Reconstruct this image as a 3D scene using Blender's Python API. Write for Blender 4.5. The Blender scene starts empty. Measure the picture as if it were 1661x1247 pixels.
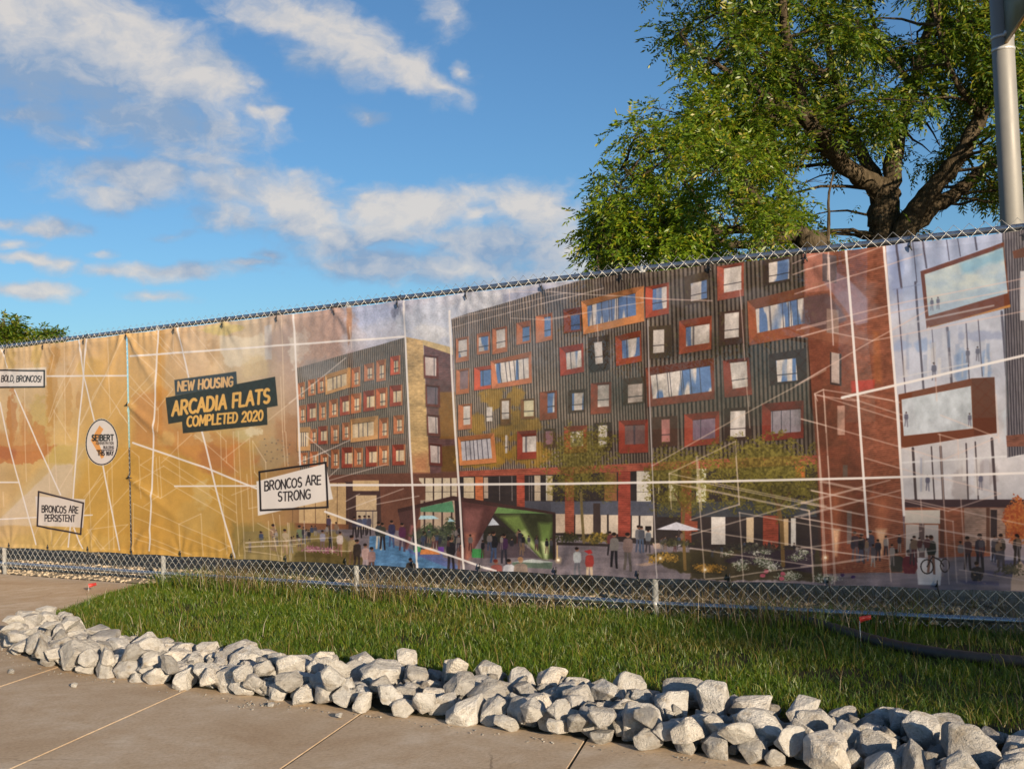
import bpy, bmesh, math, random
import numpy as np
from mathutils import Vector, Matrix
R = math.radians
SC = bpy.context.scene
COL = SC.collection

# ------------------------------------------------------------------ camera
PW, PH, FPX = 1661.0, 1247.0, 1900.0          # photograph size and focal length in its pixels
PITCH, ROLL, CAMZ = 0.0408, 0.0347, 1.33
_c, _s, _cr, _sr = math.cos(PITCH), math.sin(PITCH), math.cos(ROLL), math.sin(ROLL)
RV = Vector((_cr, _sr * _s, -_sr * _c)); UV = Vector((_sr, -_s * _cr, _c * _cr)); FV = Vector((0, _c, _s))
cd = bpy.data.cameras.new('camera'); cam = bpy.data.objects.new('camera', cd); COL.objects.link(cam)
cd.sensor_fit = 'HORIZONTAL'; cd.sensor_width = 36.0; cd.lens = FPX / PW * 36.0
cd.clip_start = 0.05; cd.clip_end = 3000
m = Matrix.Identity(4)
for i in range(3):
    m[i][0] = RV[i]; m[i][1] = UV[i]; m[i][2] = -FV[i]
m[2][3] = CAMZ
cam.matrix_world = m
SC.camera = cam

def ray(x, y):                                   # direction through a photograph pixel
    return RV * ((x - PW / 2) / FPX) - UV * ((y - PH / 2) / FPX) + FV
def at_z(x, y, z=0.0):                           # point on the horizontal plane z
    d = ray(x, y); t = (z - CAMZ) / d.z
    return Vector((d.x * t, d.y * t, z))
def at_y(x, y, Y):                               # point at forward distance Y
    d = ray(x, y); t = Y / d.y
    return Vector((d.x * t, Y, CAMZ + d.z * t))

# ------------------------------------------------------------------ sun, sky, exposure
SUN_AZ, SUN_EL = R(152.0), R(12.0)               # azimuth clockwise from the view direction (+Y)
sun_dir = Vector((math.sin(SUN_AZ) * math.cos(SUN_EL), math.cos(SUN_AZ) * math.cos(SUN_EL), math.sin(SUN_EL)))
sl = bpy.data.lights.new('sun', 'SUN'); so = bpy.data.objects.new('sun', sl); COL.objects.link(so)
sl.energy = 5.0; sl.angle = R(0.6); sl.color = (1.0, 0.80, 0.56)
so.rotation_euler = sun_dir.to_track_quat('Z', 'Y').to_euler(); so.location = sun_dir * 60
SC.view_settings.view_transform = 'Standard'; SC.view_settings.look = 'None'
SC.view_settings.exposure = 0.78; SC.view_settings.gamma = 1.0; SC.view_settings.use_curve_mapping = False
SC.cycles.max_bounces = 8; SC.cycles.transparent_max_bounces = 24
SC.cycles.use_denoising = True

CLOUDS = [  # centre x, y and half axes in photograph pixels (only a direction), strength, tilt
 (20,50,170,95,1.15,.2),(180,75,190,85,1.1,.35),(320,118,110,42,1.0,.3),(120,120,150,55,.85,.2),(410,135,30,12,.7,.3),
 (250,192,160,45,.8,.05),(340,215,62,55,.85,0),(60,190,90,22,.62,0),(120,215,80,20,.6,.1),(330,262,85,32,.75,.2),(395,288,45,25,.7,.2),
 (225,290,135,26,.9,.03),(180,318,75,22,.75,.03),(350,305,85,24,.72,.1),(390,350,75,24,.62,0),
 (415,187,26,13,.7,.1),(450,188,26,12,.65,.1),(475,285,25,12,.55,0),
 (470,325,95,46,.85,.25),(500,365,80,48,.95,.2),(540,385,90,36,.9,.1),(620,375,110,30,.85,0),
 (670,338,120,38,1.0,0),(590,318,35,18,.7,0),(620,425,120,30,.85,.05),(720,430,140,28,.9,0),(800,395,120,36,.95,0),
 (865,340,100,42,.88,0),(770,350,40,25,.6,0),(900,415,80,40,.85,0),(840,450,130,20,.85,0),(1010,420,130,50,.8,0),
 (470,28,115,40,.72,.1),(560,75,110,50,.85,.35),(640,105,95,40,.8,.4),(520,95,60,28,.7,.1),(705,135,50,16,.65,.2),
 (765,118,20,16,.6,.4),(725,20,36,42,.5,.1),(590,188,32,12,.55,.3),
 (85,365,60,12,.72,0),(10,360,28,9,.6,0),(40,415,70,9,.68,.1),(105,424,45,11,.68,0),(190,432,70,12,.72,0),(290,438,115,14,.75,.03),
 (400,430,55,9,.6,-.1),(432,415,28,8,.62,0),(55,468,75,13,.72,0),(15,392,30,7,.5,0),(250,478,55,8,.45,.1),(540,425,28,10,.62,0),(280,378,32,9,.5,0),(165,404,30,7,.5,0)]
def build_world():
    w = bpy.data.worlds.new('World'); SC.world = w; w.use_nodes = True
    w.cycles.sampling_method = 'MANUAL'; w.cycles.sample_map_resolution = 256
    nt = w.node_tree; N = nt.nodes; L = nt.links
    for n in list(N): N.remove(n)
    out = N.new('ShaderNodeOutputWorld'); bg = N.new('ShaderNodeBackground')
    sky = N.new('ShaderNodeTexSky'); sky.sky_type = 'NISHITA'; sky.sun_disc = False
    sky.sun_elevation = SUN_EL; sky.sun_rotation = SUN_AZ
    sky.altitude = 250; sky.air_density = 1.0; sky.dust_density = 0.6; sky.ozone_density = 2.2
    tc = N.new('ShaderNodeTexCoord'); sep = N.new('ShaderNodeSeparateXYZ'); L.new(tc.outputs['Generated'], sep.inputs[0])
    def M(op, a, b=None, c=None, clamp=False):
        n = N.new('ShaderNodeMath'); n.operation = op; n.use_clamp = clamp
        for i, v in enumerate((a, b, c)):
            if v is None: continue
            if isinstance(v, (int, float)): n.inputs[i].default_value = v
            else: L.new(v, n.inputs[i])
        return n.outputs[0]
    def V(op, a, b=None, c=None):
        n = N.new('ShaderNodeVectorMath'); n.operation = op
        for i, v in enumerate((a, b, c)):
            if v is None: continue
            if isinstance(v, tuple): n.inputs[i].default_value = v
            else: L.new(v, n.inputs[i])
        return n
    u = M('ARCTAN2', sep.outputs[0], sep.outputs[1]); v = M('ARCSINE', sep.outputs[2])
    cmb = N.new('ShaderNodeCombineXYZ'); L.new(u, cmb.inputs[0]); L.new(v, cmb.inputs[1])
    P0 = cmb.outputs[0]
    def noise(vec, scale, detail, rough=.55, col=False):
        n = N.new('ShaderNodeTexNoise'); n.inputs['Scale'].default_value = scale; n.inputs['Detail'].default_value = detail
        n.inputs['Roughness'].default_value = rough; L.new(vec, n.inputs['Vector'])
        return n.outputs['Color' if col else 'Fac']
    # irregular edges: bend the coordinates
    nz = V('SUBTRACT', noise(V('MULTIPLY', P0, (1, 1.6, 1)).outputs[0], 14, 4, .6, True), (.5, .5, .5)).outputs[0]
    P = V('MULTIPLY_ADD', nz, (.055, .030, 0), P0).outputs[0]
    def field(p, least=0):
        acc = None
        for (cx, cy, rx, ry, amp, tilt) in CLOUDS:
            if rx * ry < least: continue
            d = ray(cx, cy).normalized(); cu = math.atan2(d.x, d.y); cv = math.asin(d.z)
            iu, iv = FPX / (rx * 1.35), FPX / (ry * 1.38)
            q = V('MULTIPLY_ADD', p, (iu, iv, 0), (-cu * iu, -cv * iv, 0))
            if abs(tilt) > .02:                       # tilt: shear v by u
                sh = V('SUBTRACT', p, (cu, cv, 0)).outputs[0]
                sp = N.new('ShaderNodeSeparateXYZ'); L.new(sh, sp.inputs[0])
                cb = N.new('ShaderNodeCombineXYZ'); L.new(sp.outputs[0], cb.inputs[0])
                L.new(M('MULTIPLY_ADD', sp.outputs[0], tilt, sp.outputs[1]), cb.inputs[1])
                q = V('MULTIPLY', cb.outputs[0], (iu, iv, 0))
            ln = V('LENGTH', q.outputs[0]).outputs['Value']
            val = M('MULTIPLY_ADD', ln, -amp, amp)
            acc = val if acc is None else M('SMOOTH_MAX', acc, val, .12)
        # the same kind of scattered cumulus over the rest of the sky
        rest = noise(V('MULTIPLY', p, (1, 2.2, 1)).outputs[0], 3.2, 2)
        ms = N.new('ShaderNodeMapRange'); ms.interpolation_type = 'SMOOTHSTEP'
        L.new(M('MAXIMUM', M('SUBTRACT', M('ABSOLUTE', u), .46), M('SUBTRACT', v, .40)), ms.inputs[0])
        ms.inputs[1].default_value = 0; ms.inputs[2].default_value = .15
        gen = M('ADD', M('MULTIPLY_ADD', rest, 3.0, -3.6), M('MULTIPLY', ms.outputs[0], 2.0))
        acc = M('MAXIMUM', acc, gen)
        fb = noise(V('MULTIPLY', p, (1, 1.5, 1)).outputs[0], 22, 6, .60)
        return M('MAXIMUM', M('ADD', acc, M('MULTIPLY_ADD', fb, 1.35, -.63)), 0.0)
    D0 = field(P)
    off = V('ADD', P, (.022, .036, 0)).outputs[0]
    D1 = field(off, 1700)
    mr = N.new('ShaderNodeMapRange'); mr.interpolation_type = 'SMOOTHSTEP'; L.new(D0, mr.inputs[0])
    mr.inputs[1].default_value = .0; mr.inputs[2].default_value = .70; mr.inputs[4].default_value = .90
    n0 = noise(V('MULTIPLY', P, (1, 1.4, 1)).outputs[0], 48, 5, .6)
    sv_ = M('ADD', M('MULTIPLY_ADD', M('SUBTRACT', D0, D1), .95, .40), M('MULTIPLY_ADD', n0, 1.3, -.65))
    sv_ = M('ADD', sv_, M('MULTIPLY', D0, -.24))
    shf = M('ADD', sv_, 0.0, clamp=True)
    cc = N.new('ShaderNodeMixRGB'); L.new(shf, cc.inputs[0])
    cc.inputs[1].default_value = CLOUD_DARK; cc.inputs[2].default_value = CLOUD_LIT
    sk = N.new('ShaderNodeVectorMath'); sk.operation = 'MULTIPLY'; L.new(sky.outputs[0], sk.inputs[0]); sk.inputs[1].default_value = SKY_GAIN
    mx = N.new('ShaderNodeMixRGB'); L.new(mr.outputs[0], mx.inputs[0]); L.new(sk.outputs[0], mx.inputs[1]); L.new(cc.outputs[0], mx.inputs[2])
    L.new(mx.outputs[0], bg.inputs[0]); bg.inputs[1].default_value = SKY_STRENGTH
    L.new(bg.outputs[0], out.inputs[0])
SKY_STRENGTH = 0.050
SKY_GAIN = (0.86, 1.22, 1.52)
CLOUD_DARK = (3.1, 4.4, 6.4, 1); CLOUD_LIT = (8.4, 7.9, 7.4, 1)
build_world()

# ------------------------------------------------------------------ helpers
def link(name, me, mat=None, parent=None):
    o = bpy.data.objects.new(name, me); COL.objects.link(o)
    if mat is not None and me is not None:
        me.materials.clear(); me.materials.append(mat)
    if parent is not None: o.parent = parent
    return o
def empty(name, loc=(0, 0, 0)):
    o = bpy.data.objects.new(name, None); COL.objects.link(o); o.location = loc; o.empty_display_size = .2
    return o
def tag(o, label=None, cat=None, group=None, kind=None):
    if label: o['label'] = label
    if cat: o['category'] = cat
    if group: o['group'] = group
    if kind: o['kind'] = kind
    return o
def mesh(name, V, F, smooth=False):
    me = bpy.data.meshes.new(name)
    V = np.asarray(V, dtype=np.float32).reshape(-1, 3)
    me.vertices.add(len(V)); me.vertices.foreach_set('co', V.ravel())
    if isinstance(F, np.ndarray) and F.ndim == 2:
        n, k = F.shape
        me.loops.add(n * k); me.loops.foreach_set('vertex_index', F.astype(np.int32).ravel())
        me.polygons.add(n); me.polygons.foreach_set('loop_start', np.arange(0, n * k, k, dtype=np.int32))
        me.polygons.foreach_set('loop_total', np.full(n, k, dtype=np.int32))
    else:
        tot = sum(len(f) for f in F)
        me.loops.add(tot); me.loops.foreach_set('vertex_index', np.fromiter((i for f in F for i in f), dtype=np.int32, count=tot))
        me.polygons.add(len(F))
        ls = np.cumsum([0] + [len(f) for f in F[:-1]]).astype(np.int32)
        me.polygons.foreach_set('loop_start', ls); me.polygons.foreach_set('loop_total', np.array([len(f) for f in F], dtype=np.int32))
    me.update(calc_edges=True); me.validate()
    if smooth: me.polygons.foreach_set('use_smooth', np.ones(len(me.polygons), dtype=bool))
    return me
class MB:                                        # collects simple shapes for one mesh
    def __init__(s): s.V = []; s.F = []
    def box(s, c, sx, sy, sz, rot=None):
        b = len(s.V)
        for dx in (-.5, .5):
            for dy in (-.5, .5):
                for dz in (-.5, .5):
                    v = Vector((dx * sx, dy * sy, dz * sz))
                    if rot is not None: v = rot @ v
                    s.V.append(tuple(v + Vector(c)))
        for f in ((0, 1, 3, 2), (4, 6, 7, 5), (0, 4, 5, 1), (2, 3, 7, 6), (0, 2, 6, 4), (1, 5, 7, 3)): s.F.append(tuple(b + i for i in f))
        return s
    def tube(s, pts, rad, n=8, cap=True):
        pts = [Vector(p) for p in pts]
        if not hasattr(rad, '__len__'): rad = [rad] * len(pts)
        b = len(s.V); up = None
        for i, p in enumerate(pts):
            t = (pts[min(i + 1, len(pts) - 1)] - pts[max(i - 1, 0)]).normalized()
            if up is None:
                up = Vector((0, 0, 1)) if abs(t.z) < .9 else Vector((1, 0, 0))
            a = t.cross(up)
            if a.length < 1e-4: a = t.cross(Vector((0, 1, 0)))
            a.normalize(); bb = a.cross(t).normalized(); up = bb
            for k in range(n):
                an = 2 * math.pi * k / n
                s.V.append(tuple(p + (a * math.cos(an) + bb * math.sin(an)) * rad[i]))
        for i in range(len(pts) - 1):
            for k in range(n):
                k2 = (k + 1) % n
                s.F.append((b + i * n + k, b + i * n + k2, b + (i + 1) * n + k2, b + (i + 1) * n + k))
        if cap:
            s.F.append(tuple(b + k for k in range(n))[::-1]); s.F.append(tuple(b + (len(pts) - 1) * n + k for k in range(n)))
        return s
    def build(s, name, mat, parent=None, smooth=False):
        return link(name, mesh(name, s.V, s.F, smooth), mat, parent)
def nmat(name):
    mt = bpy.data.materials.new(name); mt.use_nodes = True
    nt = mt.node_tree
    for n in list(nt.nodes): nt.nodes.remove(n)
    out = nt.nodes.new('ShaderNodeOutputMaterial')
    return mt, nt, out
class NG:                                        # tiny node-graph helper
    def __init__(s, nt): s.nt = nt; s.N = nt.nodes; s.L = nt.links
    def node(s, t, **kw):
        n = s.N.new(t)
        for k, v in kw.items(): setattr(n, k, v)
        return n
    def set(s, sock, v):
        if hasattr(v, 'is_linked'): s.L.new(v, sock)
        else: sock.default_value = v
    def coord(s, which='Object'):
        return s.node('ShaderNodeTexCoord').outputs[which]
    def pos(s): return s.node('ShaderNodeNewGeometry').outputs['Position']
    def noise(s, vec, scale, detail=4, rough=.55, out='Fac', dist=0):
        n = s.node('ShaderNodeTexNoise'); s.set(n.inputs['Vector'], vec)
        n.inputs['Scale'].default_value = scale; n.inputs['Detail'].default_value = detail; n.inputs['Roughness'].default_value = rough
        n.inputs['Distortion'].default_value = dist
        return n.outputs[out]
    def ramp(s, fac, stops):
        n = s.node('ShaderNodeValToRGB'); s.set(n.inputs[0], fac); cr = n.color_ramp
        while len(cr.elements) > 1: cr.elements.remove(cr.elements[-1])
        cr.elements[0].position = stops[0][0]; cr.elements[0].color = (*stops[0][1], 1)
        for p, c in stops[1:]:
            e = cr.elements.new(p); e.color = (*c, 1)
        return n.outputs[0]
    def mix(s, fac, a, b, mode='MIX'):
        n = s.node('ShaderNodeMixRGB', blend_type=mode)
        s.set(n.inputs[0], fac)
        for i, v in ((1, a), (2, b)):
            s.set(n.inputs[i], (*v, 1) if isinstance(v, tuple) and len(v) == 3 else v)
        return n.outputs[0]
    def math(s, op, a, b=0.0, c=0.0, clamp=False):
        n = s.node('ShaderNodeMath', operation=op); n.use_clamp = clamp
        s.set(n.inputs[0], a); s.set(n.inputs[1], b); s.set(n.inputs[2], c)
        return n.outputs[0]
    def maprange(s, v, a, b, c=0., d=1.):
        n = s.node('ShaderNodeMapRange'); s.set(n.inputs[0], v)
        for i, q in enumerate((a, b, c, d)): n.inputs[i + 1].default_value = q
        return n.outputs[0]
    def scale(s, vec, xyz):
        n = s.node('ShaderNodeVectorMath', operation='MULTIPLY'); s.set(n.inputs[0], vec); n.inputs[1].default_value = xyz
        return n.outputs[0]
    def bump(s, h, strength, dist, normal=None):
        n = s.node('ShaderNodeBump'); s.set(n.inputs['Height'], h)
        n.inputs['Strength'].default_value = strength; n.inputs['Distance'].default_value = dist
        if normal is not None: s.L.new(normal, n.inputs['Normal'])
        return n.outputs[0]
    def bsdf(s, col, rough=.7, metal=0., normal=None, spec=.5):
        n = s.node('ShaderNodeBsdfPrincipled'); s.set(n.inputs['Base Color'], (*col, 1) if isinstance(col, tuple) else col)
        s.set(n.inputs['Roughness'], rough); n.inputs['Metallic'].default_value = metal
        n.inputs['Specular IOR Level'].default_value = spec
        if normal is not None: s.L.new(normal, n.inputs['Normal'])
        return n.outputs[0]
def simple_mat(name, col, rough=.6, metal=0., var=.12, scale=6., bump=0., bscale=60., spec=.5):
    mt, nt, out = nmat(name); g = NG(nt)
    p = g.coord('Object'); n1 = g.noise(p, scale, 5)
    dark = tuple(c * (1 - var * 1.6) for c in col); lite = tuple(min(1, c * (1 + var * 1.6)) for c in col)
    c = g.ramp(n1, [(.3, dark), (.7, lite)])
    nr = g.bump(g.noise(p, bscale, 4), bump, .004) if bump else None
    s = g.bsdf(c, g.maprange(n1, .3, .7, rough * .85, min(1, rough * 1.15)), metal, nr, spec)
    nt.links.new(s, out.inputs[0])
    return mt
rng = np.random.default_rng(7)
random.seed(7)

# ------------------------------------------------------------------ fence line (top view): one straight run with a slight bend at the third post
FPTS = [(-19.0, 22.1), (-12.45, 17.55), (-10.15, 15.95), (-7.85, 14.36), (-5.57, 12.77), (-3.38, 11.22), (-1.35, 9.81), (0.95, 8.24), (3.27, 6.87), (5.65, 5.47), (8.05, 4.06)]
FP = [Vector((x, y, 0)) for x, y in FPTS]
FS = [0.0]
for a, b in zip(FP[:-1], FP[1:]): FS.append(FS[-1] + (b - a).length)
FSA = np.array(FS); FXA = np.array([p.x for p in FP]); FYA = np.array([p.y for p in FP])
def fence_xy(s, d=0.0):                          # point s metres along the fence, d metres towards the sidewalk
    s = np.asarray(s, dtype=float)
    x = np.interp(s, FSA, FXA); y = np.interp(s, FSA, FYA)
    e = .25
    tx = np.interp(s + e, FSA, FXA) - np.interp(s - e, FSA, FXA); ty = np.interp(s + e, FSA, FYA) - np.interp(s - e, FSA, FYA)
    l = np.hypot(tx, ty); tx /= l; ty /= l
    return x + ty * d, y - tx * d
RAIL_T, RAIL_B = 2.461, 0.101
def fence_pix(s, z, d=0.035):                    # where a point of the fence shows in the photograph
    x, y = fence_xy(s, d); X, Y, Z = x, y, np.asarray(z) - CAMZ
    zc = Y * FV.y + Z * FV.z
    xr = X * RV.x + Y * RV.y + Z * RV.z; yr = X * UV.x + Y * UV.y + Z * UV.z
    return PW / 2 + FPX * xr / zc, PH / 2 - FPX * yr / zc
_ss = np.linspace(FS[0] + .3, FS[-1] - .3, 4000)
def pix_fence(x, y, d=0.035):                    # photograph pixel -> (s, z) on the fence plane
    z = 1.3
    for _ in range(12):
        px, py = fence_pix(_ss, np.full_like(_ss, z), d)
        s = float(np.interp(x, px, _ss))
        a = float(fence_pix(s, z, d)[1]); b = float(fence_pix(s, z + .1, d)[1])
        z += (y - a) / (b - a) * .1
    return s, z

# ------------------------------------------------------------------ the printed artwork of the banners, drawn shape by shape
# (points are measured on the photograph; fence_pix turns every point of the cloth into that measure)
BS0, BS1, BZ0, BZ1 = 12.6, 29.6, 0.275, 2.428
PPM = 290
IW, IH = int((BS1 - BS0) * PPM), int((BZ1 - BZ0) * PPM)
gs = BS0 + (np.arange(IW) + .5) / PPM; gz = BZ0 + (np.arange(IH) + .5) / PPM
GS, GZ = np.meshgrid(gs, gz)
PX, PY = fence_pix(GS, GZ); PX = PX.astype(np.float32); PY = PY.astype(np.float32)
PRINT_GAIN = (0.84, 0.86, 0.98); PRINT_SAT = 0.90
ART = np.zeros((IH, IW, 3), np.float32)
def vnoise(x, y, seed=0):                        # value noise
    xi = np.floor(x).astype(np.int64); yi = np.floor(y).astype(np.int64); fx = (x - xi).astype(np.float32); fy = (y - yi).astype(np.float32)
    fx = fx * fx * (3 - 2 * fx); fy = fy * fy * (3 - 2 * fy)
    def h(a, b):
        n = (a * 374761393 + b * 668265263 + seed * 1442695041) & 0x7fffffff
        n = ((n ^ (n >> 13)) * 1274126177) & 0x7fffffff
        return ((n ^ (n >> 16)) & 0xffff).astype(np.float32) / 65535.
    return (h(xi, yi) * (1 - fx) + h(xi + 1, yi) * fx) * (1 - fy) + (h(xi, yi + 1) * (1 - fx) + h(xi + 1, yi + 1) * fx) * fy
def fbm(x, y, seed=0, o=4):
    r = 0; a = .5; t = 0
    for i in range(o):
        r = r + a * vnoise(x, y, seed + i); t += a; a *= .55; x = x * 2.03; y = y * 2.03
    return r / t
def bbox(x0, y0, x1, y1, pad=3):
    x0 -= pad; x1 += pad; y0 -= pad; y1 += pad
    c = [pix_quick(x, y) for x in (x0, x1) for y in (y0, (y0 + y1) / 2, y1)]
    i0 = max(0, int((min(q[0] for q in c) - BS0) * PPM) - 2); i1 = min(IW, int((max(q[0] for q in c) - BS0) * PPM) + 3)
    j0 = max(0, int((min(q[1] for q in c) - BZ0) * PPM) - 2); j1 = min(IH, int((max(q[1] for q in c) - BZ0) * PPM) + 3)
    return slice(j0, max(j1, j0)), slice(i0, max(i1, i0))
_qs = np.linspace(BS0 - .5, min(BS1 + .5, FS[-1] - .4), 1200); _qx = {}
for _z in (.3, 1.0, 1.7, 2.4): _qx[_z] = fence_pix(_qs, np.full_like(_qs, _z))
def pix_quick(x, y):
    best = None
    sv = []; zv = []
    for zz in (.3, 1.0, 1.7, 2.4):
        px, py = _qx[zz]; sv.append(np.interp(x, px, _qs)); zv.append(np.interp(sv[-1], _qs, py))
    zs = np.array((.3, 1.0, 1.7, 2.4)); o = np.argsort(zv)
    zvv = np.array(zv)[o]; z = np.interp(y, zvv, zs[o])
    if y < zvv[0]: z = 2.4 + (zvv[0] - y) / max(1e-3, (zvv[-1] - zvv[0])) * 2.1
    if y > zvv[-1]: z = .3 - (y - zvv[-1]) / max(1e-3, (zvv[-1] - zvv[0])) * 2.1
    return float(np.interp(z, zs, sv)), float(z)
def blend(sl, cov, col):
    a = ART[sl]
    c = np.asarray(col, np.float32) / (255. if np.max(col) > 1.5 else 1.)
    a += (c - a) * cov[..., None]
def sdf(pts, X, Y):
    d = np.full(X.shape, 1e9, np.float32); ins = np.zeros(X.shape, bool); n = len(pts)
    for k in range(n):
        ax, ay = pts[k]; bx, by = pts[(k + 1) % n]
        ex, ey = bx - ax, by - ay; wx, wy = X - ax, Y - ay
        t = np.clip((wx * ex + wy * ey) / max(1e-6, ex * ex + ey * ey), 0, 1)
        d = np.minimum(d, (wx - ex * t) ** 2 + (wy - ey * t) ** 2)
        c = (ay > Y) != (by > Y)
        if abs(ey) > 1e-9: ins ^= c & (X < ax + (Y - ay) * ex / ey)
    d = np.sqrt(d)
    return np.where(ins, d, -d)
def poly(pts, col, alpha=1., soft=.5, rough=0., seed=3, rs=12.):
    xs = [p[0] for p in pts]; ys = [p[1] for p in pts]
    sl = bbox(min(xs), min(ys), max(xs), max(ys), 3 + rough + soft)
    X, Y = PX[sl], PY[sl]
    if X.size == 0: return
    d = sdf(pts, X, Y)
    if rough: d = d + (fbm(X / rs, Y / rs, seed) - .5) * 2 * rough
    cov = np.clip(d / (2 * soft) + .5, 0, 1) * alpha
    if callable(col):
        a = ART[sl]; c = col(X, Y); a += (c - a) * cov[..., None]
    else: blend(sl, cov, col)
def rect(x0, y0, x1, y1, col, alpha=1., sl=0., **k): poly([(x0, y0), (x1, y0 + sl * (x1 - x0)), (x1, y1 + sl * (x1 - x0)), (x0, y1)], col, alpha, **k)
def line(pts, w, col=(226, 219, 210), alpha=1.):
    for (ax, ay), (bx, by) in zip(pts[:-1], pts[1:]):
        sl = bbox(min(ax, bx), min(ay, by), max(ax, bx), max(ay, by), 3 + w)
        X, Y = PX[sl], PY[sl]
        if X.size == 0: continue
        ex, ey = bx - ax, by - ay; wx, wy = X - ax, Y - ay
        t = np.clip((wx * ex + wy * ey) / max(1e-6, ex * ex + ey * ey), 0, 1)
        d = np.sqrt((wx - ex * t) ** 2 + (wy - ey * t) ** 2)
        blend(sl, np.clip(w / 2 - d + .5, 0, 1) * alpha, col)
def blob(cx, cy, rx, ry, col, alpha=.6, rough=.5, seed=1, rs=16., edge=.35):
    sl = bbox(cx - rx * 1.5, cy - ry * 1.5, cx + rx * 1.5, cy + ry * 1.5)
    X, Y = PX[sl], PY[sl]
    if X.size == 0: return
    d = 1 - np.hypot((X - cx) / rx, (Y - cy) / ry) + (fbm(X / rs, Y / rs, seed) - .5) * 2 * rough
    blend(sl, np.clip(d / edge, 0, 1) * alpha, col)
def foliage(cx, cy, rx, ry, cols, alpha=.85, seed=1, cell=2.2, dens=.5):
    sl = bbox(cx - rx * 1.3, cy - ry * 1.3, cx + rx * 1.3, cy + ry * 1.3)
    X, Y = PX[sl], PY[sl]
    if X.size == 0: return
    env = 1 - np.hypot((X - cx) / rx, (Y - cy) / ry) + (fbm(X / 14, Y / 14, seed) - .5) * 1.1
    n = fbm(X / cell, Y / cell, seed + 5, 3)
    cov = np.clip((env * .55 + n - (1 - dens)) * 6, 0, 1) * alpha * (env > -.05)
    t = np.clip((fbm(X / cell / 1.3, Y / cell / 1.3, seed + 11, 2) - .25) / .5, 0, 1)[..., None]
    c = (np.asarray(cols[0], np.float32) * (1 - t) + np.asarray(cols[1], np.float32) * t) / 255.
    a = ART[sl]; a += (c - a) * cov[..., None]
def conv(x0, y0, k): return lambda x, y: (x0 + x / k, y0 + y / k)
def q(cv, *pts): return [cv(*p) for p in pts]

# ---- letters as pen strokes in a box one unit high
def arc(cx, cy, rx, ry, a0, a1, n=8): return [(cx + rx * math.cos(R(a0 + (a1 - a0) * i / n)), cy + ry * math.sin(R(a0 + (a1 - a0) * i / n))) for i in range(n + 1)]
GL = {
 'A': (.62, [[(0, 0), (.31, 1), (.62, 0)], [(.13, .36), (.49, .36)]]),
 'B': (.52, [[(0, 0), (0, 1), (.26, 1)] + arc(.26, .765, .2, .235, 90, -90) + [(.0, .53)], [(.26, .53)] + arc(.27, .265, .25, .265, 90, -90) + [(0, 0)]]),
 'C': (.52, [arc(.33, .5, .33, .5, 52, 308, 12)]),
 'D': (.56, [[(0, 0), (0, 1), (.2, 1)] + arc(.2, .5, .36, .5, 90, -90, 10) + [(0, 0)]]),
 'E': (.44, [[(.44, 1), (0, 1), (0, 0), (.44, 0)], [(0, .52), (.38, .52)]]),
 'F': (.42, [[(.42, 1), (0, 1), (0, 0)], [(0, .5), (.36, .5)]]),
 'G': (.58, [arc(.35, .5, .35, .5, 50, 340, 12)[:-1] + [(.6, .18), (.6, .46), (.36, .46)]]),
 'H': (.54, [[(0, 0), (0, 1)], [(.54, 0), (.54, 1)], [(0, .52), (.54, .52)]]),
 'I': (.1, [[(.05, 0), (.05, 1)]]),
 'L': (.42, [[(0, 1), (0, 0), (.42, 0)]]),
 'M': (.72, [[(0, 0), (.06, 1), (.36, .25), (.66, 1), (.72, 0)]]),
 'N': (.56, [[(0, 0), (0, 1), (.56, 0), (.56, 1)]]),
 'O': (.66, [arc(.33, .5, .33, .5, 0, 360, 16)]),
 'P': (.5, [[(0, 0), (0, 1), (.24, 1)] + arc(.24, .725, .25, .275, 90, -90) + [(0, .45)]]),
 'R': (.54, [[(0, 0), (0, 1), (.24, 1)] + arc(.24, .735, .25, .265, 90, -90) + [(0, .47)], [(.24, .47), (.54, 0)]]),
 'S': (.48, [arc(.25, .75, .22, .25, 40, 270, 9) + arc(.25, .25, .24, .25, 90, -140, 9)]),
 'T': (.54, [[(0, 1), (.54, 1)], [(.27, 1), (.27, 0)]]),
 'U': (.54, [[(0, 1), (0, .27)] + arc(.27, .27, .27, .27, 180, 360, 8) + [(.54, 1)]]),
 'W': (.84, [[(0, 1), (.2, 0), (.42, .85), (.64, 0), (.84, 1)]]),
 'Y': (.54, [[(0, 1), (.27, .48), (.54, 1)], [(.27, .48), (.27, 0)]]),
 '0': (.52, [arc(.26, .5, .26, .5, 0, 360, 14)]),
 '2': (.5, [arc(.25, .74, .24, .26, 165, -35, 9) + [(.0, 0), (.5, 0)]]),
 ',': (.06, [[(.06, .08), (.0, -.16)]]), '!': (.04, [[(.04, 1), (.03, .32)], [(.02, .03), (.02, .01)]]), ' ': (.26, [])}
def text(st, x, y, h, wfit, angle=0., pen=.11, slant=0., col=(35, 30, 32), gap=.2, leanx=0., jit=0.):
    tot = sum(GL[c][0] + gap for c in st) - gap
    kx = wfit / tot; ca, sa = math.cos(R(angle)), math.sin(R(angle)); cx = 0.; rr = random.Random(len(st))
    for c in st:
        w, ss = GL[c]; jy = rr.uniform(-jit, jit) * h; ja = 1 + rr.uniform(-jit, jit)
        for s_ in ss:
            pp = []
            for (a, b) in s_:
                ux = (cx + a) * kx + slant * b * h; uy = b * h * ja + jy
                pp.append((x + ux * ca + uy * leanx, y - ux * sa - uy))
            line(pp, pen * h, col)
        cx += w + gap

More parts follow.
